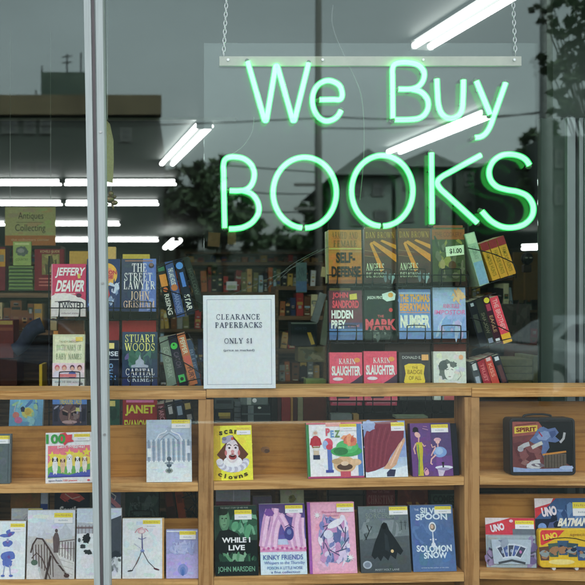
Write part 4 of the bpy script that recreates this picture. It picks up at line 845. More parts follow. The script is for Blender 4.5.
# ---- card game packs
def pack(label, x0, y0, x1, y1, y, kind):
    GAIN[0] = 1.12
    s = S(y); w = (x1-x0)*s; h = (y1-y0)*s; b = P((x0+x1)/2, y1, y); b.z = shelf_z((x0+x1)/2, y1, y)[0]+.0008; h = P(0, y0, y).z-b.z
    root = empty('card_game_pack', b, (math.radians(-6), 0, math.radians(-2 if kind == 'small' else 2)), label, 'card game', 'items shown face out on the pine shelves')
    m = MB(); m.box((-w/2, .0, 0), (w/2, .0012, h), rgb((190,190,195))); m.build('backing_card', PRINT, root)
    A = Art(w, h)
    if kind == 'small':
        A.rect(0,0,1,.34,(200,64,78)); A.poly([(0,.0),(.5,.0),(.3,.06),(0,.14)],(216,206,206)); A.rect(.55,.22,1,.34,(104,112,120)); A.rect(0,.34,1,1,(170,180,188)); A.blotch(0,.4,.2,.98,[(110,90,140),(70,64,90),(150,130,170)],12,.08,2); A.blotch(.82,.4,1,.98,[(110,90,140),(70,64,90),(150,130,170)],12,.08,3)
        A.text('UNO',.1,.12,.38,.27,(222,210,216),bold=.06,rot=-.2); A.ell(.52,.06,.04,.03,(220,190,200)); A.sticker(.6,.05,.98,.22)
    else:
        A.rect(0,0,1,1,(196,60,70)); A.poly([(.4,0),(1,0),(1,.95),(.0,.95),(0,.3)],(62,90,130)); A.poly([(0,.0),(.35,.0),(.3,.07),(0,.14)],(216,206,206)); A.rect(0,.3,.35,.7,(36,44,66)); A.blotch(.35,.05,1,.5,[(76,106,150),(100,130,170),(52,76,116)],22,.1,5); A.ell(.12,.42,.08,.06,(120,150,200))
        A.blotch(.2,.3,.5,.7,[(46,60,96),(80,90,130),(30,40,60)],14,.07,6); A.text('UNO',.12,.12,.40,.26,(222,210,216),bold=.06,rot=-.15); A.text('BATMAN',.40,.29,.94,.41,(216,214,200),bold=.05,ital=.8); A.sticker(.7,.06,1.1,.26)
    if kind == 'small': A.finish(root)
    else: A.finish(root)
    # clear blister with the fan of cards
    if kind == 'small':
        bw, bh, z0, col = w*.98, h*.64, h*.02, (190,198,206)
    if kind == 'small':
        A2 = Art(bw*.92, bh*.9, z0=z0+bh*.05, y=-.006); A2.poly([(.05,.1),(.95,.1),(.9,.95),(.1,.95)],(176,188,200))
        for i in range(5):
            a = (i-2)*.28; cu, cv = .5+.9*math.sin(a)*.42, .62-.25*math.cos(a)+.12
            for sx, c_ in ((.085,(206,212,222)),(.065,(70,90,150) if i%2 else (60,66,90))):
                hw, hh = sx, sx*1.9*(bw/bh)
                pts = [(cu+dx*math.cos(a)-dy*math.sin(a)*.6, cv+(dx*math.sin(a)+dy*math.cos(a))) for dx, dy in ((-hw,-hh),(hw,-hh),(hw,hh),(-hw,hh))]
                A2.poly(pts, c_)
            A2.ell(cu,cv,.03,.06,(150,160,190) if i != 4 else (190,110,170),8)
        A2.line([(.2,.92),(.5,.82),(.8,.92)],.05,(56,60,70)); A2.blotch(.2,.08,.45,.28,[(150,160,176),(120,130,150)],8,.06,4)
        A2.pic.build('card_fan', PRINT, root)
        m = MB(); m.prism(rr(bw, bh, .006, z0=z0), -.018, -.001); m.build('blister', BLIST, root, bevel=.004)
        m = MB(); m.box((-bw*.3, -.016, z0+bh*.02), (-bw*.1, -.002, z0+bh*.08), rgb((80,80,90)))
    GAIN[0] = 1.0
    return root
pack('small grey and red card pack standing left of the yellow tin', 487, 519, 536, 567.4, .128, 'small')
pack('tall blue and red card pack behind the yellow tin', 537, 499.5, 592, 567.0, .15, 'big')
GAIN[0] = 1.15
s = S(.112); b = P(566, 567.5, .112); b.z = shelf_z(566, 568, .112)[0]+.0095; w = 52*s; h = 38*s
root = empty('card_game_tin', b, (math.radians(-5), 0, 0), 'yellow card game tin with a fan of cards on its lid', 'card game', 'items shown face out on the pine shelves')
m = MB(); m.prism(rr(w, h, .012), 0, .022, rgb((206,168,40))); m.build('tin_body', PRINT, root, bevel=.003)
m = MB(); m.cyl((-w*.22,.004,-.003),(-w*.22,.018,-.003),.006,12,rgb((190,190,190))); m.cyl((w*.22,.004,-.003),(w*.22,.018,-.003),.006,12,rgb((190,190,190))); m.build('foot', PRINT, root)
A = Art(w, h); A.poly([(.03,.1),(.06,.03),(.5,.03),(.36,.22),(.06,.42),(.03,.4)],(200,60,62)); A.text('UNO',.07,.11,.36,.28,(226,186,60),bold=.06,rot=-.2)
A.ell(.42,.85,.25,.07,(216,196,120))
for i in range(5):
    a=(i-2)*.22; cu=.46+.18*(i-2); cv=.5+.05*(abs(i-2)**1.5)
    A.poly([(cu-.11,cv-.2+.03*(i<2)),(cu+.11,cv-.2+.03*(i>2)),(cu+.08,cv+.17),(cu-.08,cv+.17)],((96,70,60),(70,90,80),(60,84,110),(56,76,84),(60,80,120))[i]); A.blotch(cu-.08,cv-.12,cu+.08,cv+.12,[(130,140,140),(40,50,70),(150,110,80)],7,.05,i)
A.line([(.1,.3),(.3,.24),(.5,.22),(.7,.24),(.98,.34)],.015,(40,36,30)); A.text('special',.6,.1,.95,.2,(150,110,40)); A.finish(root)
GAIN[0] = 1.0
# ================================================================ WIRE RACKS AND PAPERBACKS
YR = 0.36
GR = 'paperbacks held in the wire spinner racks'
def RB(label, x0, y0, x1, y1, art, g=1.3, **k):
    k.setdefault('group', GR); k.setdefault('lean', 4); k.setdefault('thick', 0.024); k.setdefault('name', 'paperback'); k.setdefault('cat', 'paperback')
    return book(label, x0, y0, x1, y1, k.pop('y', YR), art, gain=g, **k)
def blank(c, cs=None, seed=1):
    def f(A):
        if cs: A.blotch(.05, .05, .95, .95, cs, 16, .12, seed)
    return f
# --- left rack, upper row
def a_deaver(A):
    A.rect(0,0,1,1,(196,66,100)); A.rect(.0,0,.03,1,(206,150,160))
    A.text('JEFFERY',.1,.07,.93,.27,(232,228,222),bold=.03,ital=.35); A.text('DEAVER',.12,.31,.94,.53,(232,228,222),bold=.04,ital=.35)
    A.poly([(0,.62),(.15,.56),(.4,.55),(.7,.6),(.9,.66),(1,.7),(1,1),(0,1)],(222,218,212)); A.rect(.1,.56,.7,.575,(226,200,200)); A.ell(.8,.6,.08,.04,(90,50,70)); A.poly([(.75,.2),(.83,.18),(.85,.27),(.77,.28)],(206,190,90))
    A.text('TWISTED',.2,.72,.95,.86,(70,66,78),bold=.02); A.line([(.1,.72),(.55,.7)],.02,(90,80,90)); A.text('collected stories',.3,.92,.8,.955,(150,130,140))
RB('pink and white paperback lettered JEFFERY DEAVER', 51, 263.8, 85.6, 316.5, a_deaver, g=1.05, cover=(190,90,110), spine=(206,190,190))
def a_tomcl(A):
    A.rect(0,0,1,1,(46,60,96)); A.ell(.62,.3,.3,.22,(206,160,66)); A.ell(.62,.3,.2,.13,(214,130,90)); A.poly([(.3,.55),(.62,.48),(.72,.75),(.6,.9),(.4,.82)],(176,56,60)); A.blotch(.6,.45,1,.9,[(180,190,206),(120,140,170),(60,70,100)],16,.07,3); A.blotch(0,.4,.5,1,[(110,150,190),(70,90,130),(190,140,110)],12,.1,3); A.text('MOON',.4,.22,.9,.3,(170,60,70),bold=.03); A.text('RISE',.45,.31,.8,.38,(170,60,70),bold=.03)
RB('blue paperback with an orange disc half hidden by the mullion', 86.6, 258.8, 119.8, 311, a_tomcl, cover=(56,66,92))
def a_street(A):
    A.grad(0,0,1,1,(66,72,90),(52,60,84)); A.grad(.62,0,1,1,(96,116,176),(90,110,170)); A.poly([(.58,.55),(.75,.45),(.75,1),(.5,1)],(110,126,176)); A.blotch(.62,.4,1,1,[(120,140,196),(80,100,160),(150,160,200)],16,.07,4); A.ell(.86,.13,.08,.05,(60,54,60)); A.ell(.86,.11,.06,.035,(120,96,90)); A.rect(.1,.03,.9,.05,(150,110,90))
    A.serif('THE',.3,.09,.75,.25,(216,222,226)); A.serif('STREET',.08,.27,.9,.42,(216,222,226)); A.serif('LAWYER',.06,.43,.98,.58,(216,222,226)); A.serif('JOHN',.26,.62,.82,.78,(214,180,150)); A.serif('GRISHAM',.06,.80,.97,.93,(216,176,150))
RB('dark blue paperback lettered THE STREET LAWYER', 121.4, 258.6, 156, 311.5, a_street, cover=(40,44,60), spine=(120,110,90))
# --- left rack, middle row
def a_baby(A):
    A.rect(0,0,1,1,(200,206,170)); A.rect(.06,.04,.94,.56,(216,220,186)); A.text('THE NEW AMERICAN',.2,.12,.8,.16,(150,160,120)); A.serif('DICTIONARY OF',.12,.2,.9,.31,(120,140,106)); A.serif('BABY NAMES',.1,.37,.92,.48,(120,140,106)); A.rect(.72,.05,.94,.13,(226,196,90)); A.rect(0,.55,1,.84,(226,200,206))
    for x,c in ((.15,(190,100,110)),(.37,(180,110,110)),(.62,(96,70,80)),(.85,(110,66,70))): A.ell(x,.64,.075,.055,c); A.ell(x,.66,.055,.04,(214,170,150)); A.ell(x,.78,.12,.08,(214,206,220) if c[0]>150 else (90,110,170) if x<.7 else (214,200,206))
    A.rect(.2,.76,.75,.82,(220,130,130)); A.rect(0,.84,1,1,(222,224,216)); A.text('over 10 000 entries',.08,.89,.92,.93,(120,120,120)); A.rect(.85,.93,.95,.97,(90,90,90))
RB('cream paperback of baby names with four children on its cover', 52.4, 334.5, 84.4, 386.5, a_baby, g=1.1, cover=(206,208,190))
def a_dark(A):
    A.rect(0,0,1,1,(34,42,56)); A.rect(.6,.06,.84,.18,(214,196,120)); A.text('CAUSE',.12,.24,.98,.34,(190,200,210),bold=.02); A.rect(0,.4,1,.42,(120,130,140)); A.text('TO',.55,.5,.8,.6,(110,150,190),bold=.02); A.text('BE',.5,.63,.8,.72,(110,150,190)); A.text('SEEN',.3,.75,.9,.85,(90,130,180)); A.blotch(0,.4,.5,1,[(50,62,80),(70,86,104)],10,.1,3)
RB('dark navy paperback with pale letters just right of the mullion', 90, 340.4, 118.6, 387, a_dark, cover=(40,46,58))
def a_woods(A):
    A.grad(0,0,1,.5,(56,70,96),(46,70,72)); A.grad(0,.5,1,1,(46,64,80),(50,58,96)); A.blotch(.05,.3,.95,.75,[(70,110,96),(56,80,90),(96,90,130),(60,96,80)],18,.1,8); A.serif('STUART',.08,.05,.94,.19,(206,206,120)); A.serif('WOODS',.07,.21,.95,.35,(206,206,120))
    A.poly([(.5,.42),(.54,.5),(.62,.54),(.62,.6),(.74,.62),(.74,.66),(.26,.66),(.26,.62),(.38,.6),(.38,.54),(.46,.5)],(150,160,176)); A.serif('CAPITAL',.1,.68,.94,.80,(206,212,222)); A.serif('CRIMES',.15,.82,.9,.92,(190,200,212))
RB('dark green paperback lettered STUART WOODS', 122, 332, 157.4, 386, a_woods, cover=(46,50,66))
# --- left rack, third row (seen through the gap under the sill)
def a_cart(A):
    A.grad(0,0,1,1,(110,160,190),(90,140,170)); A.ell(.5,.26,.34,.18,(120,176,196),wob=.1); A.ell(.55,.28,.18,.1,(216,196,110)); A.ell(.55,.26,.1,.06,(226,170,80)); A.ell(.4,.22,.07,.05,(50,60,84),wob=.4); A.line([(.2,.1),(.14,.25),(.25,.38)],.02,(200,220,220)); A.ell(.2,.33,.1,.06,(206,120,110)); A.ell(.28,.42,.12,.06,(196,110,150)); A.blotch(.05,.05,.95,.7,[(140,190,206),(80,120,170),(150,190,150)],14,.07,9)
RB('light blue cartoon book seen under the sill at the photo edge', 7.5, 398, 41, 452, a_cart, g=1.5, cover=(110,150,180), group='books glimpsed behind the back boards', roll=2)
def a_mask(A):
    A.rect(0,0,1,1,(60,58,76)); A.rect(0,0,1,.14,(90,130,190)); A.text('TREASURE TALES',.2,.04,.85,.14,(206,180,90),bold=.03); A.ell(.5,.33,.3,.19,(110,84,84)); A.poly([(.28,.26),(.45,.3),(.44,.35),(.3,.33)],(30,26,34)); A.poly([(.72,.26),(.55,.3),(.56,.35),(.7,.33)],(30,26,34)); A.line([(.3,.24),(.45,.28)],.02,(196,170,150)); A.line([(.7,.24),(.55,.28)],.02,(196,170,150)); A.line([(.5,.3),(.48,.42),(.54,.42)],.02,(180,150,130)); A.rect(.68,.2,.84,.27,(226,196,120))
    A.rect(.05,.22,.16,.45,(40,40,56)); A.rect(.86,.22,.96,.45,(40,40,56)); A.ell(.5,.46,.22,.03,(180,150,150)); A.blotch(.02,.15,.98,.5,[(130,110,110),(80,60,70),(150,150,170)],14,.05,9)
RB('navy book with a carved mask seen under the sill', 52, 397, 86.5, 452, a_mask, g=1.5, cover=(50,56,80), group='books glimpsed behind the back boards')
def a_green(A):
    A.rect(0,0,1,1,(36,76,60)); A.rect(.55,.06,.85,.16,(220,190,110)); A.blotch(0,.15,1,.5,[(50,110,80),(30,60,50)],8,.1,2)
RB('dark green book with a small yellow sticker seen under the sill', 90, 398, 119.4, 452, a_green, g=1.4, cover=(36,60,50), group='books glimpsed behind the back boards')
def a_janet(A):
    A.rect(0,0,1,1,(146,46,46)); A.rect(.1,0,.9,.045,(206,110,150)); A.text('JANET',.07,.09,.93,.29,(226,200,60),bold=.04); A.text('EVANOVICH',.05,.36,.96,.54,(226,200,60),bold=.03); A.blotch(0,.5,1,1,[(170,70,60),(120,36,40)],10,.1,3)
RB('dark red paperback lettered JANET seen under the sill', 122.5, 400.5, 157, 455, a_janet, g=1.4, cover=(120,40,40), group='books glimpsed behind the back boards')
# --- lower gap bay 1
def a_somet(A):
    A.rect(0,0,1,1,(34,38,52)); A.poly([(.2,.04),(.45,.02),(.7,.05),(.86,.14),(.7,.2),(.45,.14),(.3,.2),(.15,.12)],(180,84,80)); A.line([(.3,.05),(.5,.14),(.72,.1)],.03,(206,160,150)); A.line([(.2,.12),(.4,.2)],.02,(150,60,60)); A.text('Southern',.12,.28,.92,.42,(206,206,206),bold=.05,ital=.4); A.text('Grill',.4,.45,.9,.56,(206,206,206),bold=.05,ital=.4)
RB('black book with a red design behind the footbridge book', 54, 492, 89.5, 545, a_somet, g=1.5, cover=(30,34,46), group='books glimpsed behind the back boards')
def a_house(A):
    A.rect(0,0,1,1,(90,96,120)); A.poly([(.0,.3),(.5,.05),(1,.35),(1,.5),(.5,.2),(0,.45)],(176,120,130)); A.poly([(.1,.45),(.5,.25),(.9,.48),(.9,.7),(.1,.7)],(130,140,170)); A.rect(.1,.62,.9,.72,(226,196,70)); A.rect(.1,.72,.9,.82,(220,220,222)); A.line([(.6,.0),(.8,.1),(.75,.2)],.05,(200,200,200))
RB('small greyish house picture book right of the mullion under the middle shelf', 96, 493, 120.5, 530, a_house, g=1.5, cover=(80,84,100), group='books glimpsed behind the back boards', y=.33)
def a_dgreen(A):
    A.rect(0,0,1,1,(50,66,62)); A.blotch(0,0,1,.6,[(62,84,76),(40,52,50),(76,92,90)],26,.12,5); A.text('NIGHT WATCH',.15,.2,.85,.27,(96,110,106)); A.rect(.25,.34,.75,.42,(70,84,80))
RB('dim green paperback behind the stick figure book', 125, 492, 158.5, 548, a_dgreen, g=1.2, cover=(36,46,46), group='books glimpsed behind the back boards')
RB('white envelope shaped book lying behind the poodle book', 11, 509.2, 42, 540, lambda A: (A.rect(0,0,1,1,(196,204,210)), A.line([(.5,.25),(.42,.35),(.5,.45)],.03,(150,160,170)), A.sticker(.55,.0,1,.2)), g=1.2, cover=(190,198,206), y=.26, thick=.01, group='books glimpsed behind the back boards')
RB('plain brown book cover standing behind the white envelope shaped book', 10, 492.5, 39.5, 545, lambda A: A.rect(0,0,1,1,(122,88,46)), g=1.1, cover=(110,80,44), y=.33, group='books glimpsed behind the back boards')
RB('thin pale and blue book between brown cover and black book', 40.3, 492.5, 47.3, 545, lambda A: (A.rect(0,0,1,.23,(160,170,184)), A.rect(0,.23,1,1,(50,70,130))), g=1.3, cover=(90,100,130), y=.33, group='books glimpsed behind the back boards')
# --- right rack
def a_self(A):
    A.rect(0,0,1,1,(184,108,48)); A.serif('ARMED AND',.1,.04,.9,.17,(110,76,30)); A.serif('FEMALE',.15,.2,.88,.32,(110,76,30)); A.text('SELF-',.22,.42,.8,.62,(46,36,26),bold=.04); A.text('DEFENSE',.08,.68,.96,.88,(46,36,26),bold=.04); A.rect(0,.93,1,1,(150,90,56)); A.rect(0,.34,1,.37,(190,150,80))
RB('tan paperback lettered SELF-DEFENSE in the top row', 329, 229.6, 362, 283.5, a_self, cover=(160,100,46), spine=(206,180,140), g=1.05)
def a_angels(A):
    A.grad(0,0,1,.5,(104,58,30),(96,52,44)); A.grad(0,.5,1,1,(80,56,50),(66,50,50)); A.serif('DAN BROWN',.04,.06,.96,.17,(176,120,50))
    for pts in (((.3,.22),(1,.48),(1,.62),(.22,.26)),((.22,.24),(.62,.75),(.5,.8),(.16,.28)),((.55,.2),(1,.3),(1,.38),(.5,.23))): A.poly(pts,(200,118,44))
    A.line([(.0,.4),(.5,.44)],.012,(150,110,80)); A.line([(0,.5),(.45,.53)],.012,(150,110,80)); A.serif('ANGELS',.04,.64,.62,.77,(206,206,180)); A.serif('DEMONS',.04,.81,.6,.9,(196,196,176)); A.blotch(.5,.8,1,.98,[(150,170,180),(110,120,130)],8,.06,3)
r1 = RB('brown and gold paperback lettered ANGELS beside the SELF-DEFENSE book', 365, 228.6, 396.6, 283, a_angels, cover=(90,60,40), g=1.25)
r2 = RB('second brown and gold ANGELS paperback beside the price ticket', 398.8, 228, 431, 282.6, a_angels, cover=(90,60,40), g=1.25)
def a_price(A):
    A.rect(0,0,1,1,(66,72,48)); A.rect(0,.03,1,.22,(140,76,42)); A.text('THE COOKERY',.08,.08,.92,.17,(110,56,34)); A.blotch(0,.22,1,1,[(80,86,56),(50,56,40),(130,120,60),(100,96,80)],30,.1,4)
    A.poly([(.4,.36),(.96,.32),(.97,.5),(.42,.54)],(206,206,190)); A.text('$1.00',.52,.385,.9,.49,(50,50,46),bold=.03,rot=-.06); A.ell(.6,.7,.12,.08,(80,56,40)); A.ell(.3,.68,.08,.09,(150,130,90))
RB('olive paperback with a white price ticket on its cover', 433, 227.4, 465.6, 281.5, a_price, cover=(70,70,46), g=1.2)
def a_hidden(A):
    A.rect(0,0,1,1,(96,60,70)); A.grad(0,.65,1,1,(70,66,100),(90,116,160)); A.rect(0,.78,1,.9,(90,120,170)); A.text('JOHN',.1,.04,.58,.18,(196,76,90),bold=.05); A.text('SANDFORD',.1,.2,.9,.36,(196,76,90),bold=.05); A.text('HIDDEN',.07,.4,.72,.57,(230,230,224),bold=.04); A.text('PREY',.06,.6,.5,.77,(230,230,224),bold=.04); A.poly([(.62,.08),(.84,.06),(.85,.18),(.63,.19)],(196,176,80)); A.text('a novel',.56,.68,.9,.74,(180,110,120))
RB('red and blue paperback lettered HIDDEN PREY', 329.4, 290.4, 362.6, 340, a_hidden, cover=(60,50,60), g=1.3)
def a_mark(A):
    A.rect(0,0,1,1,(40,50,46)); A.text('JASON PINTER',.08,.12,.66,.2,(196,206,196),bold=.02); A.poly([(.55,.08),(.86,.02),(.98,.08),(.95,.2),(.7,.23),(.58,.18)],(190,206,200)); A.ell(.82,.1,.08,.05,(206,150,70)); A.ell(.82,.4,.06,.04,(190,64,64)); A.text('MARK',.02,.58,.98,.80,(196,80,90),bold=.05); A.blotch(0,.78,1,1,[(60,66,64),(110,116,110),(80,90,86)],14,.08,4); A.text('THE',.4,.5,.6,.55,(190,90,90))
RB('dark green paperback lettered MARK in red', 365, 290, 397, 340, a_mark, cover=(40,44,42), g=1.3)
def a_number(A):
    A.grad(0,0,1,1,(96,120,170),(110,140,190)); A.rect(.0,.06,1,.1,(140,160,190)); A.text('THE THOMAS',.03,.1,.97,.26,(206,150,70),bold=.04); A.text('BERRYMAN',.03,.28,.97,.44,(214,140,76),bold=.04); A.text('NUMBER',.04,.52,.97,.78,(222,206,190),bold=.05); A.line([(.03,.47),(.97,.47)],.02,(214,130,80))
RB('blue paperback with orange lettering ending in NUMBER', 399.4, 289.2, 431.2, 339, a_number, cover=(90,100,130), g=1.35)
def a_pale(A):
    A.grad(0,0,1,.5,(140,160,190),(150,166,200)); A.grad(0,.5,1,1,(150,160,206),(110,146,190)); A.text('ANN RULE',.3,.32,.8,.41,(206,110,150)); A.text('IMPOSTOR',.04,.44,.98,.53,(206,110,160),bold=.01,ital=.2); A.blotch(.55,.02,1,.3,[(196,150,110),(206,170,130)],9,.08,2); A.blotch(0,.6,1,.98,[(160,180,210),(120,150,196),(170,160,200)],12,.1,6)
RB('pale blue paperback with thin pink lettering', 433.6, 287.4, 466.4, 338.5, a_pale, cover=(120,140,170), g=1.35)
def a_slaugh(A):
    A.rect(0,0,1,1,(206,84,104)); A.serif('KARIN',.28,.13,.8,.24,(222,206,206)); A.text('SLAUGHTER',.06,.28,.94,.48,(232,228,226),bold=.04); A.ell(.25,.55,.16,.035,(222,190,196)); A.ell(.84,.16,.09,.05,(206,140,80))
    A.poly([(.2,.86),(.42,.7),(.6,.64),(.75,.58),(1,.46),(1,.82),(.8,.8),(.66,.84),(.58,.95),(.2,.98)],(70,58,70)); A.ell(.5,.76,.1,.04,(110,70,84),rot=-.6); A.rect(0,.95,1,1,(210,110,120))
RB('pink SLAUGHTER paperback in the first column of the right rack', 330, 352.6, 362.8, 401, a_slaugh, cover=(196,100,116), g=1.35)
RB('pink SLAUGHTER paperback beside the yellow badge book', 364.4, 351.4, 397.4, 400.6, a_slaugh, cover=(196,100,116), g=1.35)
def a_badge(A):
    A.rect(0,0,1,1,(70,70,68)); A.rect(.08,.04,.92,.96,(62,62,64)); A.text('DONALD E.',.1,.08,.7,.14,(170,176,170)); A.rect(.72,.05,.94,.17,(206,160,100))
    A.poly([(.16,.28),(.3,.24),(.7,.24),(.82,.28),(.78,.45),(.82,.6),(.76,.8),(.66,.86),(.6,.74),(.25,.72),(.14,.62),(.2,.45)],(206,180,60)); A.text('THE',.4,.3,.6,.35,(110,90,30)); A.text('BADGE',.26,.37,.74,.46,(120,96,36)); A.text('OF ALL',.3,.5,.7,.58,(120,96,36))
RB('charcoal paperback with a yellow badge', 399.8, 352.4, 431, 400, a_badge, cover=(60,60,58), g=1.3)
def a_face(A):
    A.rect(0,0,1,1,(190,196,186)); A.ell(.38,.38,.24,.2,(96,104,100),wob=.35); A.ell(.48,.42,.15,.17,(206,210,200)); A.ell(.3,.3,.14,.1,(80,88,86),wob=.4); A.ell(.6,.27,.12,.06,(96,104,100),wob=.4); A.line([(.38,.38),(.46,.37)],.02,(70,76,74)); A.line([(.54,.37),(.6,.38)],.02,(70,76,74)); A.line([(.45,.52),(.53,.52)],.02,(120,90,90)); A.poly([(.2,.85),(.4,.7),(.6,.74),(.8,.9),(.8,1),(.2,1)],(130,136,130)); A.poly([(.3,.92),(.66,.84),(.9,.95),(.9,1),(.3,1)],(196,100,100)); A.ell(.85,.12,.07,.05,(206,160,120)); A.line([(.72,.6),(.84,.5),(.8,.4)],.015,(120,126,124))
RB('pale paperback with a sketched face beside the second divider', 434.2, 351.6, 466.8, 400, a_face, cover=(180,186,176), g=1.3)
# pocket row below (through gap 397-420): bright spines of the same copies
def a_pinkbars(A):
    A.rect(0,0,1,1,(206,96,110))
    for i in range(5): A.rect(.06+.19*i,.1,.2+.19*i,.3,(190,60,84)); A.rect(.04,.4,.98,.46,(222,190,200)); A.rect(.04,.6,.98,.66,(170,60,80))
# --- lower gap bay 2
def a_chris(A): A.rect(0,0,1,1,(104,40,44)); A.text('New York Times',.2,.05,.8,.12,(150,90,90)); A.serif('CHRISTINE',.04,.18,.96,.38,(150,110,104)); A.serif('DODD',.05,.5,.85,.85,(170,150,144))
RB('dark red paperback lettered CHRISTINE behind the hooded figure book', 367, 488.5, 395.6, 530, a_chris, g=1.2, cover=(90,36,40), group='books glimpsed behind the back boards')
RB('brown red paperback behind the SILVER SPOON book', 398.4, 485.5, 428.6, 530, lambda A: (A.rect(0,0,1,1,(104,54,38)), A.rect(.05,.38,.95,.44,(150,110,50)), A.blotch(0,0,1,.6,[(120,60,44),(90,44,34)],12,.12,2)), g=1.2, cover=(84,44,32), group='books glimpsed behind the back boards')
RB('dark green paperback lettered COMES over the SILVER SPOON book', 430.6, 484.5, 458, 530, lambda A: (A.rect(0,0,1,1,(40,52,46)), A.rect(.04,.22,.98,.44,(66,84,76)), A.text('COMES',.1,.25,.92,.41,(36,46,40),bold=.05), A.text('AND THEN',.2,.06,.8,.14,(80,96,90))), g=1.2, cover=(34,42,38), group='books glimpsed behind the back boards')
RB('book with a pale winter landscape behind WHILE I LIVE', 216, 489.5, 250.4, 520, lambda A: (A.grad(0,0,1,.4,(176,184,196),(150,156,166)), A.rect(0,.4,1,.52,(110,70,84)), A.rect(.5,0,.53,.4,(196,200,210)), A.rect(0,.52,1,1,(60,50,50))), g=1.2, cover=(130,130,140), group='books glimpsed behind the back boards', y=.3)
RB('dull mauve book behind the pink fingers book', 253.5, 497, 272.5, 525, lambda A: (A.rect(0,0,1,1,(104,96,112)),), g=1.1, cover=(96,90,104), group='books glimpsed behind the back boards', y=.3, roll=-1)
RB('pale green book with a small emblem behind the pink fingers book', 281, 488, 304.5, 520, lambda A: (A.rect(0,0,1,1,(164,170,140)), A.ell(.5,.35,.16,.12,(120,120,70),wob=.4), A.ell(.45,.3,.06,.05,(90,90,60),wob=.4)), g=1.15, cover=(150,156,130), group='books glimpsed behind the back boards', y=.3, roll=-1)
# copies waiting behind the front ones in their pockets
GB = 'spare copies behind the front paperbacks in the racks'
for lab, x0, y0, x1, y1, c in (
    ('yellow topped paperback standing above the JEFFERY DEAVER book', 69, 251, 96, 300, (150,120,50)),
    ('tan paperback standing above the orange disc book', 103, 246.5, 115.5, 300, (176,146,84)),
    ('yellow and green topped paperback above THE STREET LAWYER', 122.5, 254, 149.5, 300, (170,150,60)),
    ('cream paperback leaning behind the SELF-DEFENSE book', 326.5, 231, 350, 283, (176,166,130)),
    ('brown paperback peeping above the first ANGELS book', 366, 226.5, 396, 280, (104,70,40)),
    ('orange brown paperback peeping above the price ticket book', 434, 225, 464, 278, (130,66,40)),
    ('grey paperback peeping above HIDDEN PREY', 331, 288, 351, 335, (180,170,110)),
    ('dark paperback peeping above the cream baby names book', 53, 331, 84, 380, (170,120,60))):
    RB(lab, x0, y0, x1, y1, None, g=1.2, cover=c, y=YR+.03, group=GB)
for lab, x0, y0, x1, y1, c in (
    ('red topped book under THE STREET LAWYER', 122, 319.5, 156, 336, (150,50,46)), ('dark red book just right of the mullion below the orange disc book', 108, 321, 119, 345, (140,46,50)),
    ('brown book in the pocket below JEFFERY DEAVER', 58, 320, 84, 334, (90,62,40)), ('tan book in the pocket under the ANGELS books', 385, 336.5, 430, 352, (60,50,44)),
    ('russet book in the pocket under the pale blue paperback', 434, 336, 466, 352, (100,50,36))):
    RB(lab, x0, y0, x1, y1, None, g=1.1, cover=c, y=YR+.035, group=GB, thick=.02)
# --- tilted spine-out books on the side pockets
def spine(label, x0, y0, x1, y1, wpx, cols, y=YR, g=1.3, bits=(), group='spine out paperbacks tilted in the side pockets'):
    """book seen by its spine: top centre (x0,y0) -> bottom centre (x1,y1)"""
    old = GAIN[0]; GAIN[0] = g
    a = P(x0, y0, y); b = P(x1, y1, y); h = (a-b).length; w = wpx*S(y); ang = math.atan2(a.x-b.x, a.z-b.z)
    root = empty('paperback', b, (0, ang, 0), label, 'paperback', group)
    m = MB(); m.box((-w/2, 0, 0), (w/2, .001, h), rgb(cols[0])); m.box((-w/2, .001, 0), (-w/2+.0008, .105, h), rgb(cols[0])); m.box((w/2-.0008, .001, 0), (w/2, .105, h), rgb(cols[0])); m.build('cover', PRINT, root, bevel=.0008)
    m = MB(); m.box((-w/2+.0008, .001, .001), (w/2-.0008, .104, h-.001)); m.build('pages', PAGES, root)
    A = Art(w, h)
    for bt in bits:
        if bt[0] == 'r': A.rect(bt[1], bt[2], bt[3], bt[4], bt[5])
        elif bt[0] == 'e': A.ell(.5, bt[1], bt[2], bt[2]*w/h, bt[3])
        elif bt[0] == 't':   # title running down the spine
            vs, fs = textmesh(bt[1], .02); y_ = A._l(); u0, v0, u1, v1 = bt[2:6]; out = []
            for X, Z in vs:
                u = u1-(1-Z)*(u1-u0); v = v0+X*(v1-v0); q = A.xy(u, v); out.append((q[0], y_, q[1]))
            A.ttl.add(out, [tuple(reversed(f)) if False else f for f in fs], rgb(bt[6]))
    A.finish(root); GAIN[0] = old; return root
W_ = (206,210,206)
spine('black and orange spine beside THE STREET LAWYER', 160, 263.5, 171.5, 318, 8, [(36,40,38)], bits=(('r',.1,.05,.9,.14,(60,110,80)),('r',.08,.2,.92,.42,(196,130,60)),('e',.48,.3,(180,100,60)),('t','RISING',.2,.56,.8,.94,(190,190,180))))
spine('slate blue spine second from THE STREET LAWYER', 168.6, 261.4, 181, 317, 8.2, [(66,84,126)], bits=(('t','THE LAKE HOUSE',.2,.12,.8,.42,W_),('e',.47,.4,(176,110,70)),('t','DARKNESS',.2,.56,.8,.92,(120,136,176))))
spine('black spine with a bright blue disc', 177.8, 259, 191, 314.5, 8.4, [(34,40,52)], bits=(('e',.12,.42,(90,140,206)),('r',.3,.24,.75,.5,(80,120,190)),('t','STAR',.2,.64,.85,.92,(206,214,200))))
spine('dim green spine furthest right in the upper side pocket', 186, 258, 203, 311, 6.5, [(44,50,44)], bits=(('t','HOLLOW',.2,.2,.8,.7,(80,90,80)),), y=YR+.01, g=1.0)
spine('grey green spine beside the STUART WOODS book', 163.5, 337, 172.5, 388, 9.4, [(110,126,112)], bits=(('t','ECHO PARK',.25,.2,.8,.8,(140,156,140)),))
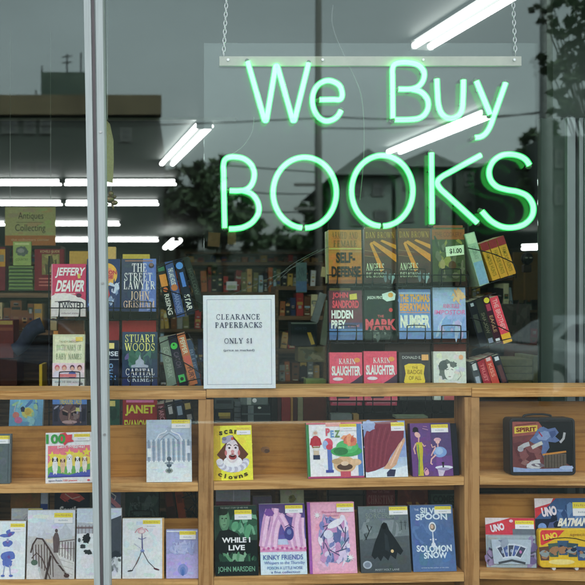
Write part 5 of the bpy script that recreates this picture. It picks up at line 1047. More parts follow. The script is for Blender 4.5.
spine('black spine with a green smiling face', 171.5, 335.6, 184, 387, 9, [(30,32,48)], bits=(('e',.2,.38,(70,190,80)),('e',.18,.1,(30,60,40)),('t','CATCH',.25,.32,.8,.62,(90,80,96)),('r',.15,.76,.85,.92,(70,180,90)),('e',.84,.2,(26,50,34))))
spine('orange and pink spine in the lower side pocket', 180.5, 333.5, 194, 384.5, 7.8, [(186,112,74)], bits=(('t','PEPPER',.2,.08,.8,.4,(226,206,180)),('r',.1,.44,.9,.6,(196,96,84)),('t','FURY',.2,.66,.85,.92,(90,60,60))))
spine('blue grey spine behind the orange and pink spine', 189, 340, 198.5, 387, 6.5, [(70,90,120)], y=YR+.02, g=1.1, bits=(('t','BLUE',.2,.2,.8,.6,(120,140,170)),))
spine('maroon spine with pale letters under the sill beside JANET', 160, 404, 168, 452, 8, [(96,44,50)], bits=(('t','MARCH',.2,.05,.8,.4,(190,130,140)),))
spine('dark spine with a white figure under the sill', 169, 402, 178, 452, 8, [(40,40,46)], bits=(('r',.25,.06,.75,.24,(190,190,190)),))
spine('navy spine with pale block under the sill', 178, 400, 186, 450, 8, [(36,44,60)], bits=(('r',.2,.12,.8,.3,(150,170,190)),))
spine('black spine with an orange band under the sill', 186.5, 399, 195, 450, 8, [(34,32,34)], bits=(('r',.15,.08,.85,.2,(170,150,90)),('r',.2,.3,.8,.4,(150,150,150))))
spine('black red spine behind the lavender book', 168, 490, 176, 545, 10, [(60,36,32)], g=1.2, bits=(('r',.15,.05,.85,.3,(100,50,40)),)); spine('orange brown spine behind the lavender book', 178, 489, 186.5, 545, 7.5, [(140,66,40)], g=1.2, bits=(('r',.15,.1,.85,.25,(110,50,34)),))
# right rack sides
spine('white spine with grey bands beside the price ticket book', 469.4, 233, 484.5, 285, 10.2, [(150,166,150)], g=1.25, bits=(('r',.1,.02,.9,.2,(180,186,166)),('r',.05,.55,.95,.98,(120,150,180)),('t','GOLDEN AGE',.3,.25,.7,.5,(120,136,126))))
for i, lb_ in enumerate(('first yellow spine with a red top beside the pale spine', 'middle one of the three yellow spines with red tops', 'last yellow spine with a red top by the dark mask')):
    spine(lb_, 483.4+8.2*i, 242.5-2.9*i, 496.4+8*i, 279.5-2.4*i, 7.9, [(186,134,46)], g=1.25, bits=(('r',0,0,1,.22,(130,44,50)),('t','FAMOUS HUNTS',.25,.28,.75,.9,(120,100,30))))
spine('near black spine in the middle side pocket', 471, 301, 484, 346, 8, [(30,34,40)], g=1.2, bits=(('r',.3,.05,.7,.12,(150,160,170)),('r',.2,.3,.8,.7,(60,66,60))))
spine('dark olive spine in the middle side pocket', 478.5, 299, 492, 345, 7.5, [(44,48,44)], g=1.2, bits=(('t','SHADOW',.25,.3,.75,.75,(96,96,80)),('r',.2,.85,.8,.95,(120,130,150))))
spine('black spine with a yellow dot at its top', 485.5, 296.5, 499, 344, 7, [(60,34,46)], g=1.25, bits=(('e',.08,.4,(206,190,60)),('r',.2,.16,.8,.3,(150,60,80)),('t','EAGLE',.25,.4,.75,.75,(150,120,90)),('r',.2,.88,.8,.96,(190,196,200))))
spine('pink red spine with a yellow foot', 493.4, 297, 508, 342.5, 9, [(200,70,84)], g=1.3, bits=(('t','THE BROTHER',.25,.05,.78,.72,(226,150,150)),('r',0,.8,1,1,(206,160,50))))
spine('white and dark spine in the lowest side pocket', 473, 361, 481, 392, 7, [(70,76,80)], g=1.2, bits=(('r',.2,.05,.8,.3,(190,196,196)),('r',.2,.5,.8,.8,(150,160,170))))
spine('crimson spine in the lowest side pocket', 480, 359, 490, 391, 7.2, [(150,50,60)], g=1.25, bits=(('t','TRUST',.25,.15,.75,.7,(196,110,110)),))
spine('coral spine with a pale top in the lowest side pocket', 487.5, 357, 498, 390, 7.4, [(180,70,60)], g=1.25, bits=(('r',.2,.02,.8,.12,(206,180,180)),('t','KISS',.25,.2,.75,.6,(206,140,120)),))
spine('black spine with white square in the lowest side pocket', 495.5, 355, 507, 389, 7, [(40,40,46)], g=1.2, bits=(('r',.2,.05,.8,.16,(190,200,206)),('r',.2,.3,.8,.8,(90,60,60)),('r',.2,.86,.8,.97,(100,130,180))))
# --- the racks themselves
def rack(label, xs, rows, x_lo, x_hi, side):
    c = P((xs[0]+xs[-1])/2, 300, YR); root = empty('book_rack', (c.x, YR, 0.3), (0,0,0), label, 'book rack', 'wire spinner racks of paperbacks')
    def rc(o): o.parent = root; o.matrix_parent_inverse = Matrix.Translation(-Vector(root.location)); return o
    m = MB(); r = .0019; y0 = YR-.018
    for yb in rows:
        for i in range(len(xs)-1):
            a, b = xs[i], xs[i+1]
            m.tube([P(a-1, yb-10, y0), P(b+1, yb-10, y0)], r, 6); m.tube([P(a-1, yb+1.5, y0), P(b+1, yb+1.5, y0)], r, 6)
            w = b-a; l, rr_ = a+w*.27, b-w*.2
            m.tube(smoothline([P(l, yb+1, y0), P(l, yb-13.5, y0), P(l+2, yb-16, y0), P(rr_-2, yb-16, y0), P(rr_, yb-13.5, y0), P(rr_, yb+1, y0)], 4), r*.9, 6)
            for q in (l, rr_): m.tube(smoothline([P(q, yb-10, y0), P(q-.5, yb-3, y0-.002), P(q-2.5, yb+2, y0+.02), P(q-4, yb+2, YR+.06)], 4), r, 6)
            m.tube([P(a, yb-10, y0), P(a, yb+1.5, y0), P(a, yb+1.5, YR+.07)], r, 6); m.tube([P(b, yb-10, y0), P(b, yb+1.5, y0), P(b, yb+1.5, YR+.07)], r, 6)
        for k in range(5): m.tube([P(xs[0], yb+2, YR+.004+.016*k), P(xs[-1], yb+2, YR+.004+.016*k)], r*.7, 5)
    rc(m.build('pocket', WIRE, smooth=True))
    m = MB()
    for x in xs: 
        a = P(x, rows[0]-62, YR+.075); b = P(x, 620, YR+.075); m.tube([a, b], r*1.2, 6)
    for yb in rows:
        m.tube([P(xs[0]-1, yb-45, YR+.072), P(xs[-1]+1, yb-45, YR+.072)], r, 6)
    rc(m.build('back_grid', WIRE, smooth=True))
    m = MB(); cx = P((xs[0]+xs[-1])/2, 300, YR+.25).x; m.cyl((cx, YR+.25, 0.02), (cx, YR+.25, P(0, rows[0]-40, YR).z), .018, 12); rc(m.build('centre_post', WIRE, smooth=True))
    m = MB()
    for k in range(4):
        a = math.pi/4 + k*math.pi/2; m.tube([(cx, YR+.25, .06), (cx+.25*math.cos(a), YR+.25+.25*math.sin(a), .02)], .012, 8)
    rc(m.build('foot', WIRE, smooth=True))
    m = MB()
    for (a, b, c_, d) in side: m.tube(smoothline([P(a, b, y0-.005), P((a+c_)/2+2, (b+d)/2-1.5, y0-.012), P(c_, d, y0)], 5), r, 6)
    rc(m.build('side_wire', WIRE, smooth=True))
rack('black wire spinner rack behind the mullion', [49, 87.5, 120, 159], [318, 388, 457, 527], 0, 0,
     [(158,268,188,257),(158,288,206,306),(170,318,206,308),(158,344,186,333),(158,352,202,374),(188,333,203,376),(166,388,203,378),(158,410,200,398),(190,490,196,520),(186,492,199,516),(182,498,196,494),(184,508,198,520),(186,512,200,498),(196,490,190,520)])
rack('black wire spinner rack behind the second bay', [328, 363.6, 398, 432.2, 468], [285, 341.5, 411, 480, 540], 0, 0,
     [(468,248,512,262),(472,290,514,276),(470,302,496,293),(470,318,512,333),(472,350,512,338),(470,365,500,352),(512,262,516,278)])
# ================================================================ THINGS DEEPER IN THE SHOP
DK = lambda c, k: tuple(int(x*k) for x in c)
CN = [('brown',(96,60,40)),('tan',(150,120,76)),('cream',(176,166,130)),('dark green',(44,66,52)),('maroon',(104,40,40)),('navy',(40,48,76)),('grey',(110,112,108)),('black',(36,36,36)),('rust',(130,74,44)),('mustard',(140,116,56)),('red',(130,46,44)),('brown',(84,56,40)),('black',(30,30,34)),('grey',(90,94,92)),('pale blue',(120,140,150)),('white',(196,196,184)),('olive',(90,88,56))]
def case(label, x0, x1, rows, y, where, dens=5.0, cols=None, matw=OAKD, gain=1.0, top=None, maxn=999):
    """bookcase traced by px edges at depth y; rows = py of each shelf top surface"""
    a = P(x0, rows[-1], y); b = P(x1, rows[0], y); s = S(y); w = b.x-a.x
    zt = P(0, top if top else rows[0]-34, y).z
    root = empty('bookcase', ((a.x+b.x)/2, y, 0), (0,0,0), label, 'bookcase')
    h = .015
    for sx in (-1, 1):
        m = MB(); m.box((sx*w/2-h/2, 0, 0), (sx*w/2+h/2, .24, zt)); m.build('side_panel', matw, root)
    m = MB(); m.box((-w/2+h/2+.001, .235, 0), (w/2-h/2-.001, .245, zt)); m.build('back_panel', matw, root)
    m = MB(); m.box((-w/2+h/2+.001, 0, zt-.02), (w/2-h/2-.001, .234, zt)); m.build('shelf_board', matw, root)
    for ry in rows:
        z = P(0, ry, y).z; m = MB(); m.box((-w/2+h/2+.001, .002, z-.02), (w/2-h/2-.001, .234, z)); m.build('shelf_board', matw, root)
    zlow = P(0, rows[-1], y).z - .35
    while zlow > .1:
        m = MB(); m.box((-w/2+h/2+.001, .002, zlow-.02), (w/2-h/2-.001, .234, zlow)); m.build('shelf_board', matw, root); zlow -= .35
    n = 0; rnames = ['top', 'second', 'third', 'fourth', 'fifth']
    for ri, ry in enumerate(rows):
        x = a.x + .015; z = P(0, ry, y).z; zc = (P(0, rows[ri-1], y).z-.02 if ri else zt-.02)
        while x < b.x - .05 and n < maxn:
            t = dens*s*random.uniform(.7, 1.4); hh = min(random.uniform(.5, .96)*(zc-z), zc-z-.006)
            if random.random() < .05: x += t*.8; continue
            nm, c = random.choice(cols or CN); tilt = random.choice([0,0,0,.03,.06,-.05,.14,-.12]) if hh < zc-z-.03 else 0
            px_ = CX + (x+t/2)/s
            old = GAIN[0]; GAIN[0] = gain
            m = MB(); m.box((-t/2, 0, 0), (t/2, .15, hh), rgb(c))
            c2 = random.choice(CN)[1]; k0 = random.uniform(.2, .7)
            m.box((-t/2*.8, -.0006, hh*k0), (t/2*.8, 0.001, hh*(k0+random.uniform(.08,.2))), rgb(c2))
            for _q in range(3):
                kz = random.uniform(.1,.85); m.box((-t/2*.45, -.0007, hh*kz), (t/2*.45, .001, hh*(kz+random.uniform(.02,.1))), rgb(random.choice([(150,142,110),(130,130,130),(30,30,30),(120,84,50)])))
            if random.random() < .5: m.box((-t/2*.7, -.0006, hh*.06), (t/2*.7, .001, hh*.12), rgb((140,136,116)))
            GAIN[0] = old
            o = m.build('shelf_book', PLAIN); o.location = (x+t/2+abs(tilt)*hh*.5, y+random.uniform(.005,.03), z+abs(tilt)*t*.5+.0005); o.rotation_euler = (0, tilt, 0)
            tag(o, '%s spine on the %s shelf of the bookcase %s' % (nm, rnames[ri], where), 'book', '%s spines, %s shelf %s' % (nm, rnames[ri], where)); n += 1
            x += t + (abs(tilt)*hh) + .0015
    return root
case('dim bookcase behind the clearance sign', 158, 322, [292, 329, 362, 395], 2.6, 'behind the clearance sign', 4.4, top=262, gain=2.2)
case('dim bookcase behind the right hand spines', 470, 541, [277, 310, 345], 2.3, 'behind the right rack', 5.5, top=255, gain=2.2)
case('small dark bookcase right of the clearance sign', 277, 325, [316, 349, 382], 1.75, 'right of the clearance sign', 6.0, top=286, gain=1.5)
case('far dim bookcase under the antiques sign', -30, 60, [262, 285], 4.2, 'far behind the antiques sign', 6, top=246, gain=2.2)
case('far bookcase in the middle of the shop', 185, 330, [270, 285], 6.5, 'in the middle of the shop', 5, top=252, gain=1.4, maxn=50)
case('low bookcase left of the wire rack', -25, 66, [330.5, 385], 1.15, 'left of the wire rack', 8.0, top=293, gain=1.0, cols=[('tan',(160,120,56)),('cream',(170,150,110)),('brown',(110,70,44)),('black',(30,30,32)),('dark green',(40,52,46))], maxn=11)
# things on top of that bookcase
def plain(label, name, cat, x0, y0, x1, y1, y, c, depth=.03, roll=0, art=None, g=1.0, group=None, mat=PLAIN):
    old = GAIN[0]; GAIN[0] = g
    s = S(y); w = (x1-x0)*s; h = (y1-y0)*s; root = empty(name, P((x0+x1)/2, y1, y), (0, math.radians(roll), 0), label, cat, group)
    m = MB(); m.box((-w/2, 0, 0), (w/2, depth, h), rgb(c)); m.build('body', mat, root, bevel=.001)
    if art: A = Art(w, h); art(A); A.finish(root)
    GAIN[0] = old; return root
GT = 'stock standing on the low bookcase'
plain('maroon boxed book with a mustard label at the photo edge', 'boxed_book', 'book', -18, 247, 5.2, 290.5, 1.18, (110,40,50), .1, art=lambda A: (A.rect(.3,.05,1,.45,(190,140,50)), A.rect(.5,.18,.95,.34,(120,120,100))), group=GT)
for k in range(7):
    y1 = 290.5 - 3.55*k
    plain('green book in the flat stack, number %s from the bottom' % ('one','two','three','four','five','six','seven')[k], 'stacked_book', 'book', 8.6+.3*(k%2), y1-3.2, 33.2-.4*(k%3), y1, 1.18, (120,146,84), .16, art=lambda A: A.rect(.02,.55,.98,.95,(66,84,60)), group='flat stack of green books', g=.95)
plain('green book with a small picture standing on the flat green stack', 'standing_book', 'book', 13, 241.5, 31, 265.5, 1.17, (150,170,96), .02, 0, lambda A: (A.rect(.1,.06,.9,.14,(196,206,140)), A.ell(.5,.4,.34,.2,(90,100,90),wob=.3), A.ell(.45,.38,.18,.1,(140,140,130),wob=.4), A.text('COUNTRY',.15,.7,.85,.8,(90,110,60))), group=GT)
plain('maroon book with an antique portrait beside the green stack', 'standing_book', 'book', 34.5, 249, 64, 290.5, 1.16, (120,40,48), .03, 0, lambda A: (A.rect(.25,.12,.85,.62,(130,120,70)), A.blotch(.25,.12,.85,.62,[(160,150,90),(90,84,56),(150,110,80)],18,.1,3), A.text('KOVELS GUIDE',.2,.03,.85,.09,(200,170,120)), A.rect(.15,.7,.85,.73,(190,110,100)), A.rect(.15,.78,.85,.81,(190,110,100)), A.rect(.15,.86,.85,.89,(190,110,100))), group=GT)
plain('mustard book standing left of the mullion', 'standing_book', 'book', 70, 251, 92, 292, 1.3, (120,110,60), .04, 0, lambda A: (A.rect(.1,.1,.9,.45,(170,120,50)),), group=GT)
plain('large dull red brown book block under the low bookcase top', 'boxed_book', 'book', -30, 320, 13.5, 358, 1.02, (96,48,42), .12, 0, lambda A: (A.rect(.5,.02,.98,.12,(150,130,70)), A.rect(0,.2,.98,.28,(120,70,50))), group=GT)
plain('dark brown carton below the red brown block', 'carton', 'carton', -30, 359, 17, 386, 1.02, (60,36,26), .15, 0, None, group=GT)
plain('tall yellow book edge beside the baby names book', 'standing_book', 'book', 39.2, 364.5, 42.2, 388, .5, (190,160,40), .1, 0, None, group=GT)
# dark blue sleeve-like reflection at the low shelf, modelled as a solid roll
m = MB(); pts = [P(14,352,.98), P(22,343,.97), P(32,332,.96), P(43,323,.96)]
m.tube(smoothline([p+Vector((0,.01*math.sin(i*2),.008*math.cos(i*3))) for i,p in enumerate(pts)], 6), .027, 14, r2=.034)
o = m.build('blue_reflection_shape', pbr('dark_blue_reflection', (0.018,0.028,0.055), (0.008,0.012,0.024), rough=.9, scale=30, bump=.3), smooth=True, origin=P(28,338,.97)); tag(o, 'dark blue sleeve-like reflection built as a solid roll by the low bookcase', 'reflected shape')
# antiques sign
GAIN[0] = 1.0
def a_ant(A):
    A.rect(0,0,1,.74,(170,166,106)); A.rect(0,.74,1,1,(176,110,54)); A.text('Antiques',.26,.14,.76,.36,(62,60,40),bold=0); A.rect(.22,.395,.76,.405,(70,70,50)); A.text('Collecting',.2,.45,.8,.68,(62,60,40),bold=0); A.text('the collectors corner',.12,.82,.88,.88,(206,170,120))
s = S(1.5); sg2 = empty('hanging_sign', P(30.3, 245.5, 1.5), (0,0,0), 'olive sign reading Antiques Collecting hung on two threads', 'sign')
w = 50.5*s; h = 38.5*s; m = MB(); m.box((-w/2,0,0),(w/2,.004,h),rgb((160,156,100))); m.build('sign_board', PRINT, sg2); A = Art(w,h); a_ant(A); A.finish(sg2)
m = MB(); m.tube([(-w*.4,.002,h),(-w*.4,.002,1.2)],.0012,5); m.tube([(w*.4,.002,h),(w*.4,.002,1.2)],.0012,5); m.build('thread', CLEARW, sg2)
# dangling card and ornament by the mullion
root = empty('hanging_card', P(108.5, 183, .5), (0,0,math.radians(12)), 'curled yellowish card hanging right of the mullion', 'card')
m = MB(); s = S(.5)
prof = [(103,116),(110,124),(113.5,140),(113.8,160),(113,183)]
vs = []
for px, py in prof: vs.append(P(102, py-2, .52)); vs.append(P(px, py, .5))
for px, py in prof: vs.append(P(102, py-2, .523)); vs.append(P(px, py, .503))
vs = [v - root.location for v in vs]; n = len(prof)
m.add(vs, [(2*i, 2*i+2, 2*i+3, 2*i+1) for i in range(n-1)] + [(2*n+2*i, 2*n+2*i+1, 2*n+2*i+3, 2*n+2*i+2) for i in range(n-1)] + [(2*i+1,2*i+3,2*n+2*i+3,2*n+2*i+1) for i in range(n-1)], rgb((150,150,104)))
m.build('card_sheet', PRINT, root)
m = MB(); m.tube([P(108,120,.51)-root.location, P(108,-150,.51)-root.location], .0011, 5); m.build('thread', CLEARW, root)
root = empty('hanging_ornament', P(111, 206, .52), (0,0,0), 'small brass figurine dangling below the curled card', 'ornament')
m = MB(); brass = pbr('aged_brass', (0.30,0.22,0.10), (0.08,0.05,0.03), rough=.35, metal=.6, scale=90)
m.ball((0,0,.045),.011,12,8); m.ball((-.004,0,.024),.016,12,8,sc_=(1,.8,.9)); m.ball((.012,0,.012),.012,10,7,sc_=(1.2,.7,.8)); m.ball((-.016,0,.03),.007,8,6); m.ball((.014,0,.034),.006,8,6); m.tube([(-.01,0,.01),(-.02,0,-.004)],.004,6); m.tube([(.004,0,.006),(.01,0,-.012)],.004,6)
m.build('figurine', brass, root, smooth=True); m = MB(); m.tube([(0,0,.055),(0,0,.075)],.001,5); m.build('thread', CLEARW, root)
# shelf hanger cards high in the shop
GH = 'small tags and cards hanging deep in the shop'
plain('tan hanging card under the first letter B of BOOKS', 'hanging_tag', 'tag', 207.5, 232.5, 219.5, 246.5, 2.0, (150,120,86), .003, 4, None, group=GH, g=.9)
plain('second tan hanging card right below the letter B', 'hanging_tag', 'tag', 227.5, 231.5, 236, 244.5, 2.0, (150,126,86), .003, 0, None, group=GH, g=.9)
plain('white label box above the clearance sign', 'shelf_label', 'label', 226.5, 281.5, 237, 290, 2.4, (206,206,196), .02, 0, lambda A: A.rect(.1,.45,.9,.85,(150,160,130)), group=GH, g=1.6)
plain('narrow blue grey notice hanging below the first letter O', 'hanging_notice', 'notice', 296, 262.5, 306.8, 292.5, 1.6, (92,116,116), .003, 0, lambda A: (A.blotch(.1,.1,.9,.6,[(60,80,80),(76,96,96)],9,.12,2), A.rect(0,.62,1,.97,(84,110,140))), group=GH)
plain('cream tag hanging left of the SELF-DEFENSE book', 'hanging_tag', 'tag', 320.5, 267, 328, 277, .9, (170,150,110), .003, 8, None, group=GH)
plain('pale grey paper shape between the clearance sign and the right rack', 'paper_roll', 'paper', 311, 292, 318, 322, 1.2, (120,126,126), .02, 17, None, group=GH)
plain('second pale paper roll left of HIDDEN PREY', 'paper_roll', 'paper', 320, 300, 326, 345, 1.0, (110,116,100), .02, 8, None, group=GH)
plain('black boxed item with a yellow slash beside the clearance sign', 'boxed_item', 'box', 291, 322.5, 317, 346, 1.0, (34,42,46), .1, 0, lambda A: (A.rect(.0,.0,1,.06,(110,120,110)), A.poly([(.62,.42),(.76,.42),(.92,.92),(.78,.95)],(196,160,60)), A.text('HOW TO',.15,.2,.6,.32,(56,70,80))), group=GH, g=.9)
plain('tan and white carton under the black boxed item', 'carton', 'carton', 298, 347, 325, 362, 1.0, (120,110,80), .1, 0, lambda A: A.blotch(0,0,1,1,[(150,140,110),(90,90,70),(110,120,100)],12,.12,4), group=GH, g=.9)
plain('pale green box standing behind the sill beside the right rack', 'boxed_item', 'box', 306, 379.5, 326, 411, .5, (116,132,76), .06, 0, None, group=GH, g=1.1)
# under the sill, bay 2
GU = 'stock seen in the gap under the sill'
plain('dark tape box lying at the left of the gap in bay two', 'tape_box', 'box', 214.5, 398, 233.5, 409, .38, (70,78,80), .1, 0, lambda A: A.rect(.1,.2,.9,.5,(40,46,50)), group=GU)
plain('dark box with a yellow and blue label in the gap of bay two', 'tape_box', 'box', 214.8, 409.8, 233, 424, .38, (30,36,44), .1, 0, lambda A: (A.rect(.2,.2,.85,.45,(170,150,70)), A.rect(.25,.45,.85,.62,(130,110,60))), group=GU)
for k in range(4): plain('grey slim case, %s of the small pile in the gap' % ('lowest','second lowest','second highest','highest')[k], 'slim_case', 'case', 234+.5*(k%2), 418-5.2*k, 241, 422.5-5.2*k, .38, (86,92,96), .1, 0, None, group=GU)
plain('black glossy box strapped with grey tape in the gap of bay two', 'taped_box', 'box', 241.5, 405.5, 270.5, 424, .37, (34,42,44), .12, 0, lambda A: (A.rect(.22,0,.42,1,(96,106,108)), A.rect(0,.42,1,.5,(80,90,90)), A.ell(.62,.12,.06,.06,(200,210,200))), group=GU, g=1.2, mat=PRINT)
plain('clear topped box above the strapped black box', 'taped_box', 'box', 240, 397.5, 268, 404.8, .39, (90,100,98), .1, 0, lambda A: (A.rect(.25,0,.4,1,(150,156,150)), A.ell(.52,.4,.08,.3,(226,230,226))), group=GU, g=1.2, mat=PRINT)
for x0, x1, c, nm in ((271.5,277,(34,34,34),'black'),(277.5,281,(60,36,34),'dark brown'),(281.5,290.5,(120,40,38),'red'),(290.8,293,(150,110,60),'tan'),(293.4,297.5,(70,40,36),'deep brown'),(297.8,303,(120,116,90),'pale olive'),(303.4,326,(84,44,32),'russet')):
    plain('%s upright book edge in the gap of bay two' % nm, 'standing_book', 'book', x0, 398, x1, 425, .38, c, .1, 0, None, group=GU, g=1.0)
for i, (x0, x1) in enumerate(((331,362),(365.5,397))):
    plain('pink book bottoms under the %s SLAUGHTER paperback' % ('first','second')[i], 'stacked_book', 'book', x0, 401.6, x1, 405.6, YR+.005, (190,80,100), .02, 0, lambda A: (A.rect(.05,.2,.95,.35,(220,170,180)),), group=GU, g=1.2)
plain('clear jar lying on the back board behind the collectors book', 'jar', 'jar', 331, 414, 352, 421, .30, (120,130,130), .03, 0, None, group=GU)
plain('yellowish block beside the clear jar', 'block', 'block', 353.5, 414.2, 359, 421, .30, (160,130,80), .03, 0, None, group=GU)
plain('flat greenish magazine edge above the purple book', 'magazine', 'magazine', 396, 416.3, 428, 418.6, .29, (140,150,130), .05, 0, None, group=GU)
# right: tan panel, paper stack, dark mask
plain('tan cardboard panel beside the dark column', 'cardboard_panel', 'cardboard', 514, 252, 541, 300, 2.2, (104,84,50), .02, 0, lambda A: (A.rect(.35,.1,.42,1,(130,100,60)),), g=1.0)
plain('grey wrapped parcel behind the pink red spine', 'parcel', 'parcel', 501, 304, 530, 352, 1.6, (96,92,88), .15, 0, lambda A: A.blotch(0,0,1,1,[(110,106,100),(80,78,76),(104,90,90)],26,.1,3), g=.95)
plain('reddish brown carton above the cream drawer stack', 'carton', 'carton', 514, 345, 541, 366, 1.25, (110,58,34), .12, 0, lambda A: A.rect(.1,.6,1,.8,(120,96,50)), g=.95)
for k in range(4):
    plain('cream drawer, %s of the stack beside the column' % ('bottom one','second from bottom','third from bottom','top one')[k], 'drawer', 'drawer', 503, 381-7.2*k, 532.5, 387.5-7.2*k, 1.0, (166,158,112), .2, 0, None, group='stack of cream drawers', g=1.0)
plain('cream upright file box against the column', 'file_box', 'box', 533.5, 356, 541, 388, 1.0, (150,146,106), .2, 0, None)
root = empty('mask', P(527, 266, 1.4), (0,0,0), 'dark carved mask on a stand under the small ceiling light', 'mask')
m = MB(); m.ball((0,0,.035),.028,16,12,sc_=(1,.7,1.1)); m.build('head', WIRE, root, smooth=True)
m = MB(); m.ball((-.010,-.019,.038),.005,8,6,col=rgb((170,170,160)),sc_=(1.5,.6,.7)); m.ball((.011,-.019,.038),.005,8,6,col=rgb((170,170,160)),sc_=(1.5,.6,.7)); m.build('eye', PLAIN, root)
m = MB(); m.box((-.018,-.01,-.03),(.018,.02,.006),rgb((60,50,44))); m.build('stand', PLAIN, root, bevel=.002)
# ---------------------------------------------------------------- interior column and door jamb on the right
a = P(541, 400, .42); b = P(567, 400, .42); zt = ZC
m = MB(); zt = P(0, 118, .42).z; m.box((a.x, .42, 0), (b.x, .45, zt)); o = m.build('column', GREENP, bevel=.002); tag(o, 'tall dark green painted panel between the display and the door frame', 'column')
root = empty('door_frame', (P(576,400,.40).x, .40, 0), (0,0,0), 'grey metal door frame beside the dark column', 'door frame')
for (p0, p1, y0) in ((567.3,575.6,.40),(579.2,583.5,.405),(584.8,640,.40)):
    m = MB(); m.box((P(p0,0,y0).x-root.location.x, y0-.40, 0), (P(p1,0,y0).x-root.location.x, .12, zt-.002)); m.build('jamb', JAMB, root, bevel=.0015)
m = MB(); m.box((P(575.6,0,.43).x-root.location.x, .03, 0), (P(640,0,.43).x-root.location.x, .10, zt-.002)); m.build('recess', pbr('dark_blue_metal',(0.05,0.06,0.09),rough=.5), root)
m = MB(); w0 = a.x+.15; m.box((b.x, .525, 0), (XR, .55, zt-.01)); o = m.build('partition_wall', GREENP); tag(o, kind='structure')
m = MB(); m.box((P(553,0,.45).x, .45, zt+.002), (XR, .50, ZC)); o = m.build('partition_wall', GREENW); tag(o, kind='structure')  # header added above the door frame to lift the tone behind the leaf reflection
# ---------------------------------------------------------------- ceiling: conduit, light fixtures
c0, c1 = P(-100, 118.5, 3.4), P(236, 118.5, 3.4)
z = c0.z; m = MB(); m.box((c0.x, 3.39, z-.012), (c1.x, 3.42, z+.012)); root = empty('ceiling_track', (0, 3.4, z), label='thin cream track hung below the dark ceiling', cat='track')
o = m.build('rail', CREAM); o.parent = root; o.matrix_parent_inverse = Matrix.Translation(-Vector(root.location))
m = MB(); 
for px in (57.5, 210, -60):
    q = P(px, 118, 3.4); m.box((q.x-.006, 3.395, z+.012), (q.x+.006, 3.415, ZC))
o = m.build('hanger', CREAM); o.parent = root; o.matrix_parent_inverse = Matrix.Translation(-Vector(root.location))
HOUS = pbr('grey_light_housing', (0.03, 0.033, 0.03), rough=.6)
GL = 'fluorescent strip lights on the shop ceiling'
def strip(label, pA, pB, zc=2.86, double=True, rad=.017, gap=.055):
    """pA,pB = px,py of the tube ends; each end sits on the plane z = zc"""
    def hit(p):
        k = (zc-EYE)/(HY-p[1]); d = k*F; return Vector(((p[0]-CX)*k, d-D, zc))
    a, b = hit(pA), hit(pB); mid = (a+b)/2; root = empty('strip_light', mid, (0,0,0), label, 'strip light', GL)
    d = (b-a).normalized(); n = Vector((-d.y, d.x, 0)); la, lb2 = a-mid, b-mid
    for sgn in ((-1, 1) if double else (0,)):
        m = MB(); m.tube([la+n*gap*sgn/2, lb2+n*gap*sgn/2], rad, 10); m.build('tube', TUBE, root, smooth=True)
    m = MB()
    for e in (la, lb2):
        q = e; m.hexa([q-n*.06-d*.015+Vector((0,0,-.02)), q+n*.06-d*.015+Vector((0,0,-.02)), q+n*.06+d*.015+Vector((0,0,-.02)), q-n*.06+d*.015+Vector((0,0,-.02)),
                        q-n*.06-d*.015+Vector((0,0,.03)), q+n*.06-d*.015+Vector((0,0,.03)), q+n*.06+d*.015+Vector((0,0,.03)), q-n*.06+d*.015+Vector((0,0,.03))])
    m.build('end_cap', HOUS, root)
    m = MB(); m.hexa([la-n*.055+Vector((0,0,.022)), la+n*.055+Vector((0,0,.022)), lb2+n*.055+Vector((0,0,.022)), lb2-n*.055+Vector((0,0,.022)),
                      la-n*.055+Vector((0,0,.035)), la+n*.055+Vector((0,0,.035)), lb2+n*.055+Vector((0,0,.035)), lb2-n*.055+Vector((0,0,.035))]); m.build('housing', HOUS, root)
strip('bright strip light crossing the top edge above We Buy', (421, 47), (521, -14), rad=.016, gap=.085)
strip('bright strip light running behind the letter y of Buy', (394, 152), (490, 113), rad=.019, gap=.10)
strip('short slanting strip light left of the neon sign', (167, 164), (204, 126), rad=.019, gap=.10)
strip('first row strip light left of the mullion', (-60, 182), (61, 182), double=False, rad=.036); strip('first row strip light crossing behind the mullion', (65, 182), (176, 182), double=False, rad=.036)
strip('second row strip light left of the mullion', (-60, 202.5), (62, 202.5), double=False, rad=.036); strip('second row strip light crossing behind the mullion', (66, 202.5), (158.5, 202.5), double=False, rad=.036)
strip('third row strip light at the photo edge', (-60, 223), (5, 223), double=False, rad=.04); strip('third row strip light right of the antiques sign', (30, 223), (119.5, 223), double=False, rad=.04)
strip('fourth row strip light above the left wire rack', (50, 239.2), (158, 239.2), double=False, rad=.043)
strip('tiny square looking light at the end of the fourth row', (168, 247.5), (176.5, 240.5), zc=2.66, double=True, rad=.04, gap=.12)
strip('small strip light above the dark mask', (522, 247.3), (541.5, 246.7), zc=2.6, double=False, rad=.05)
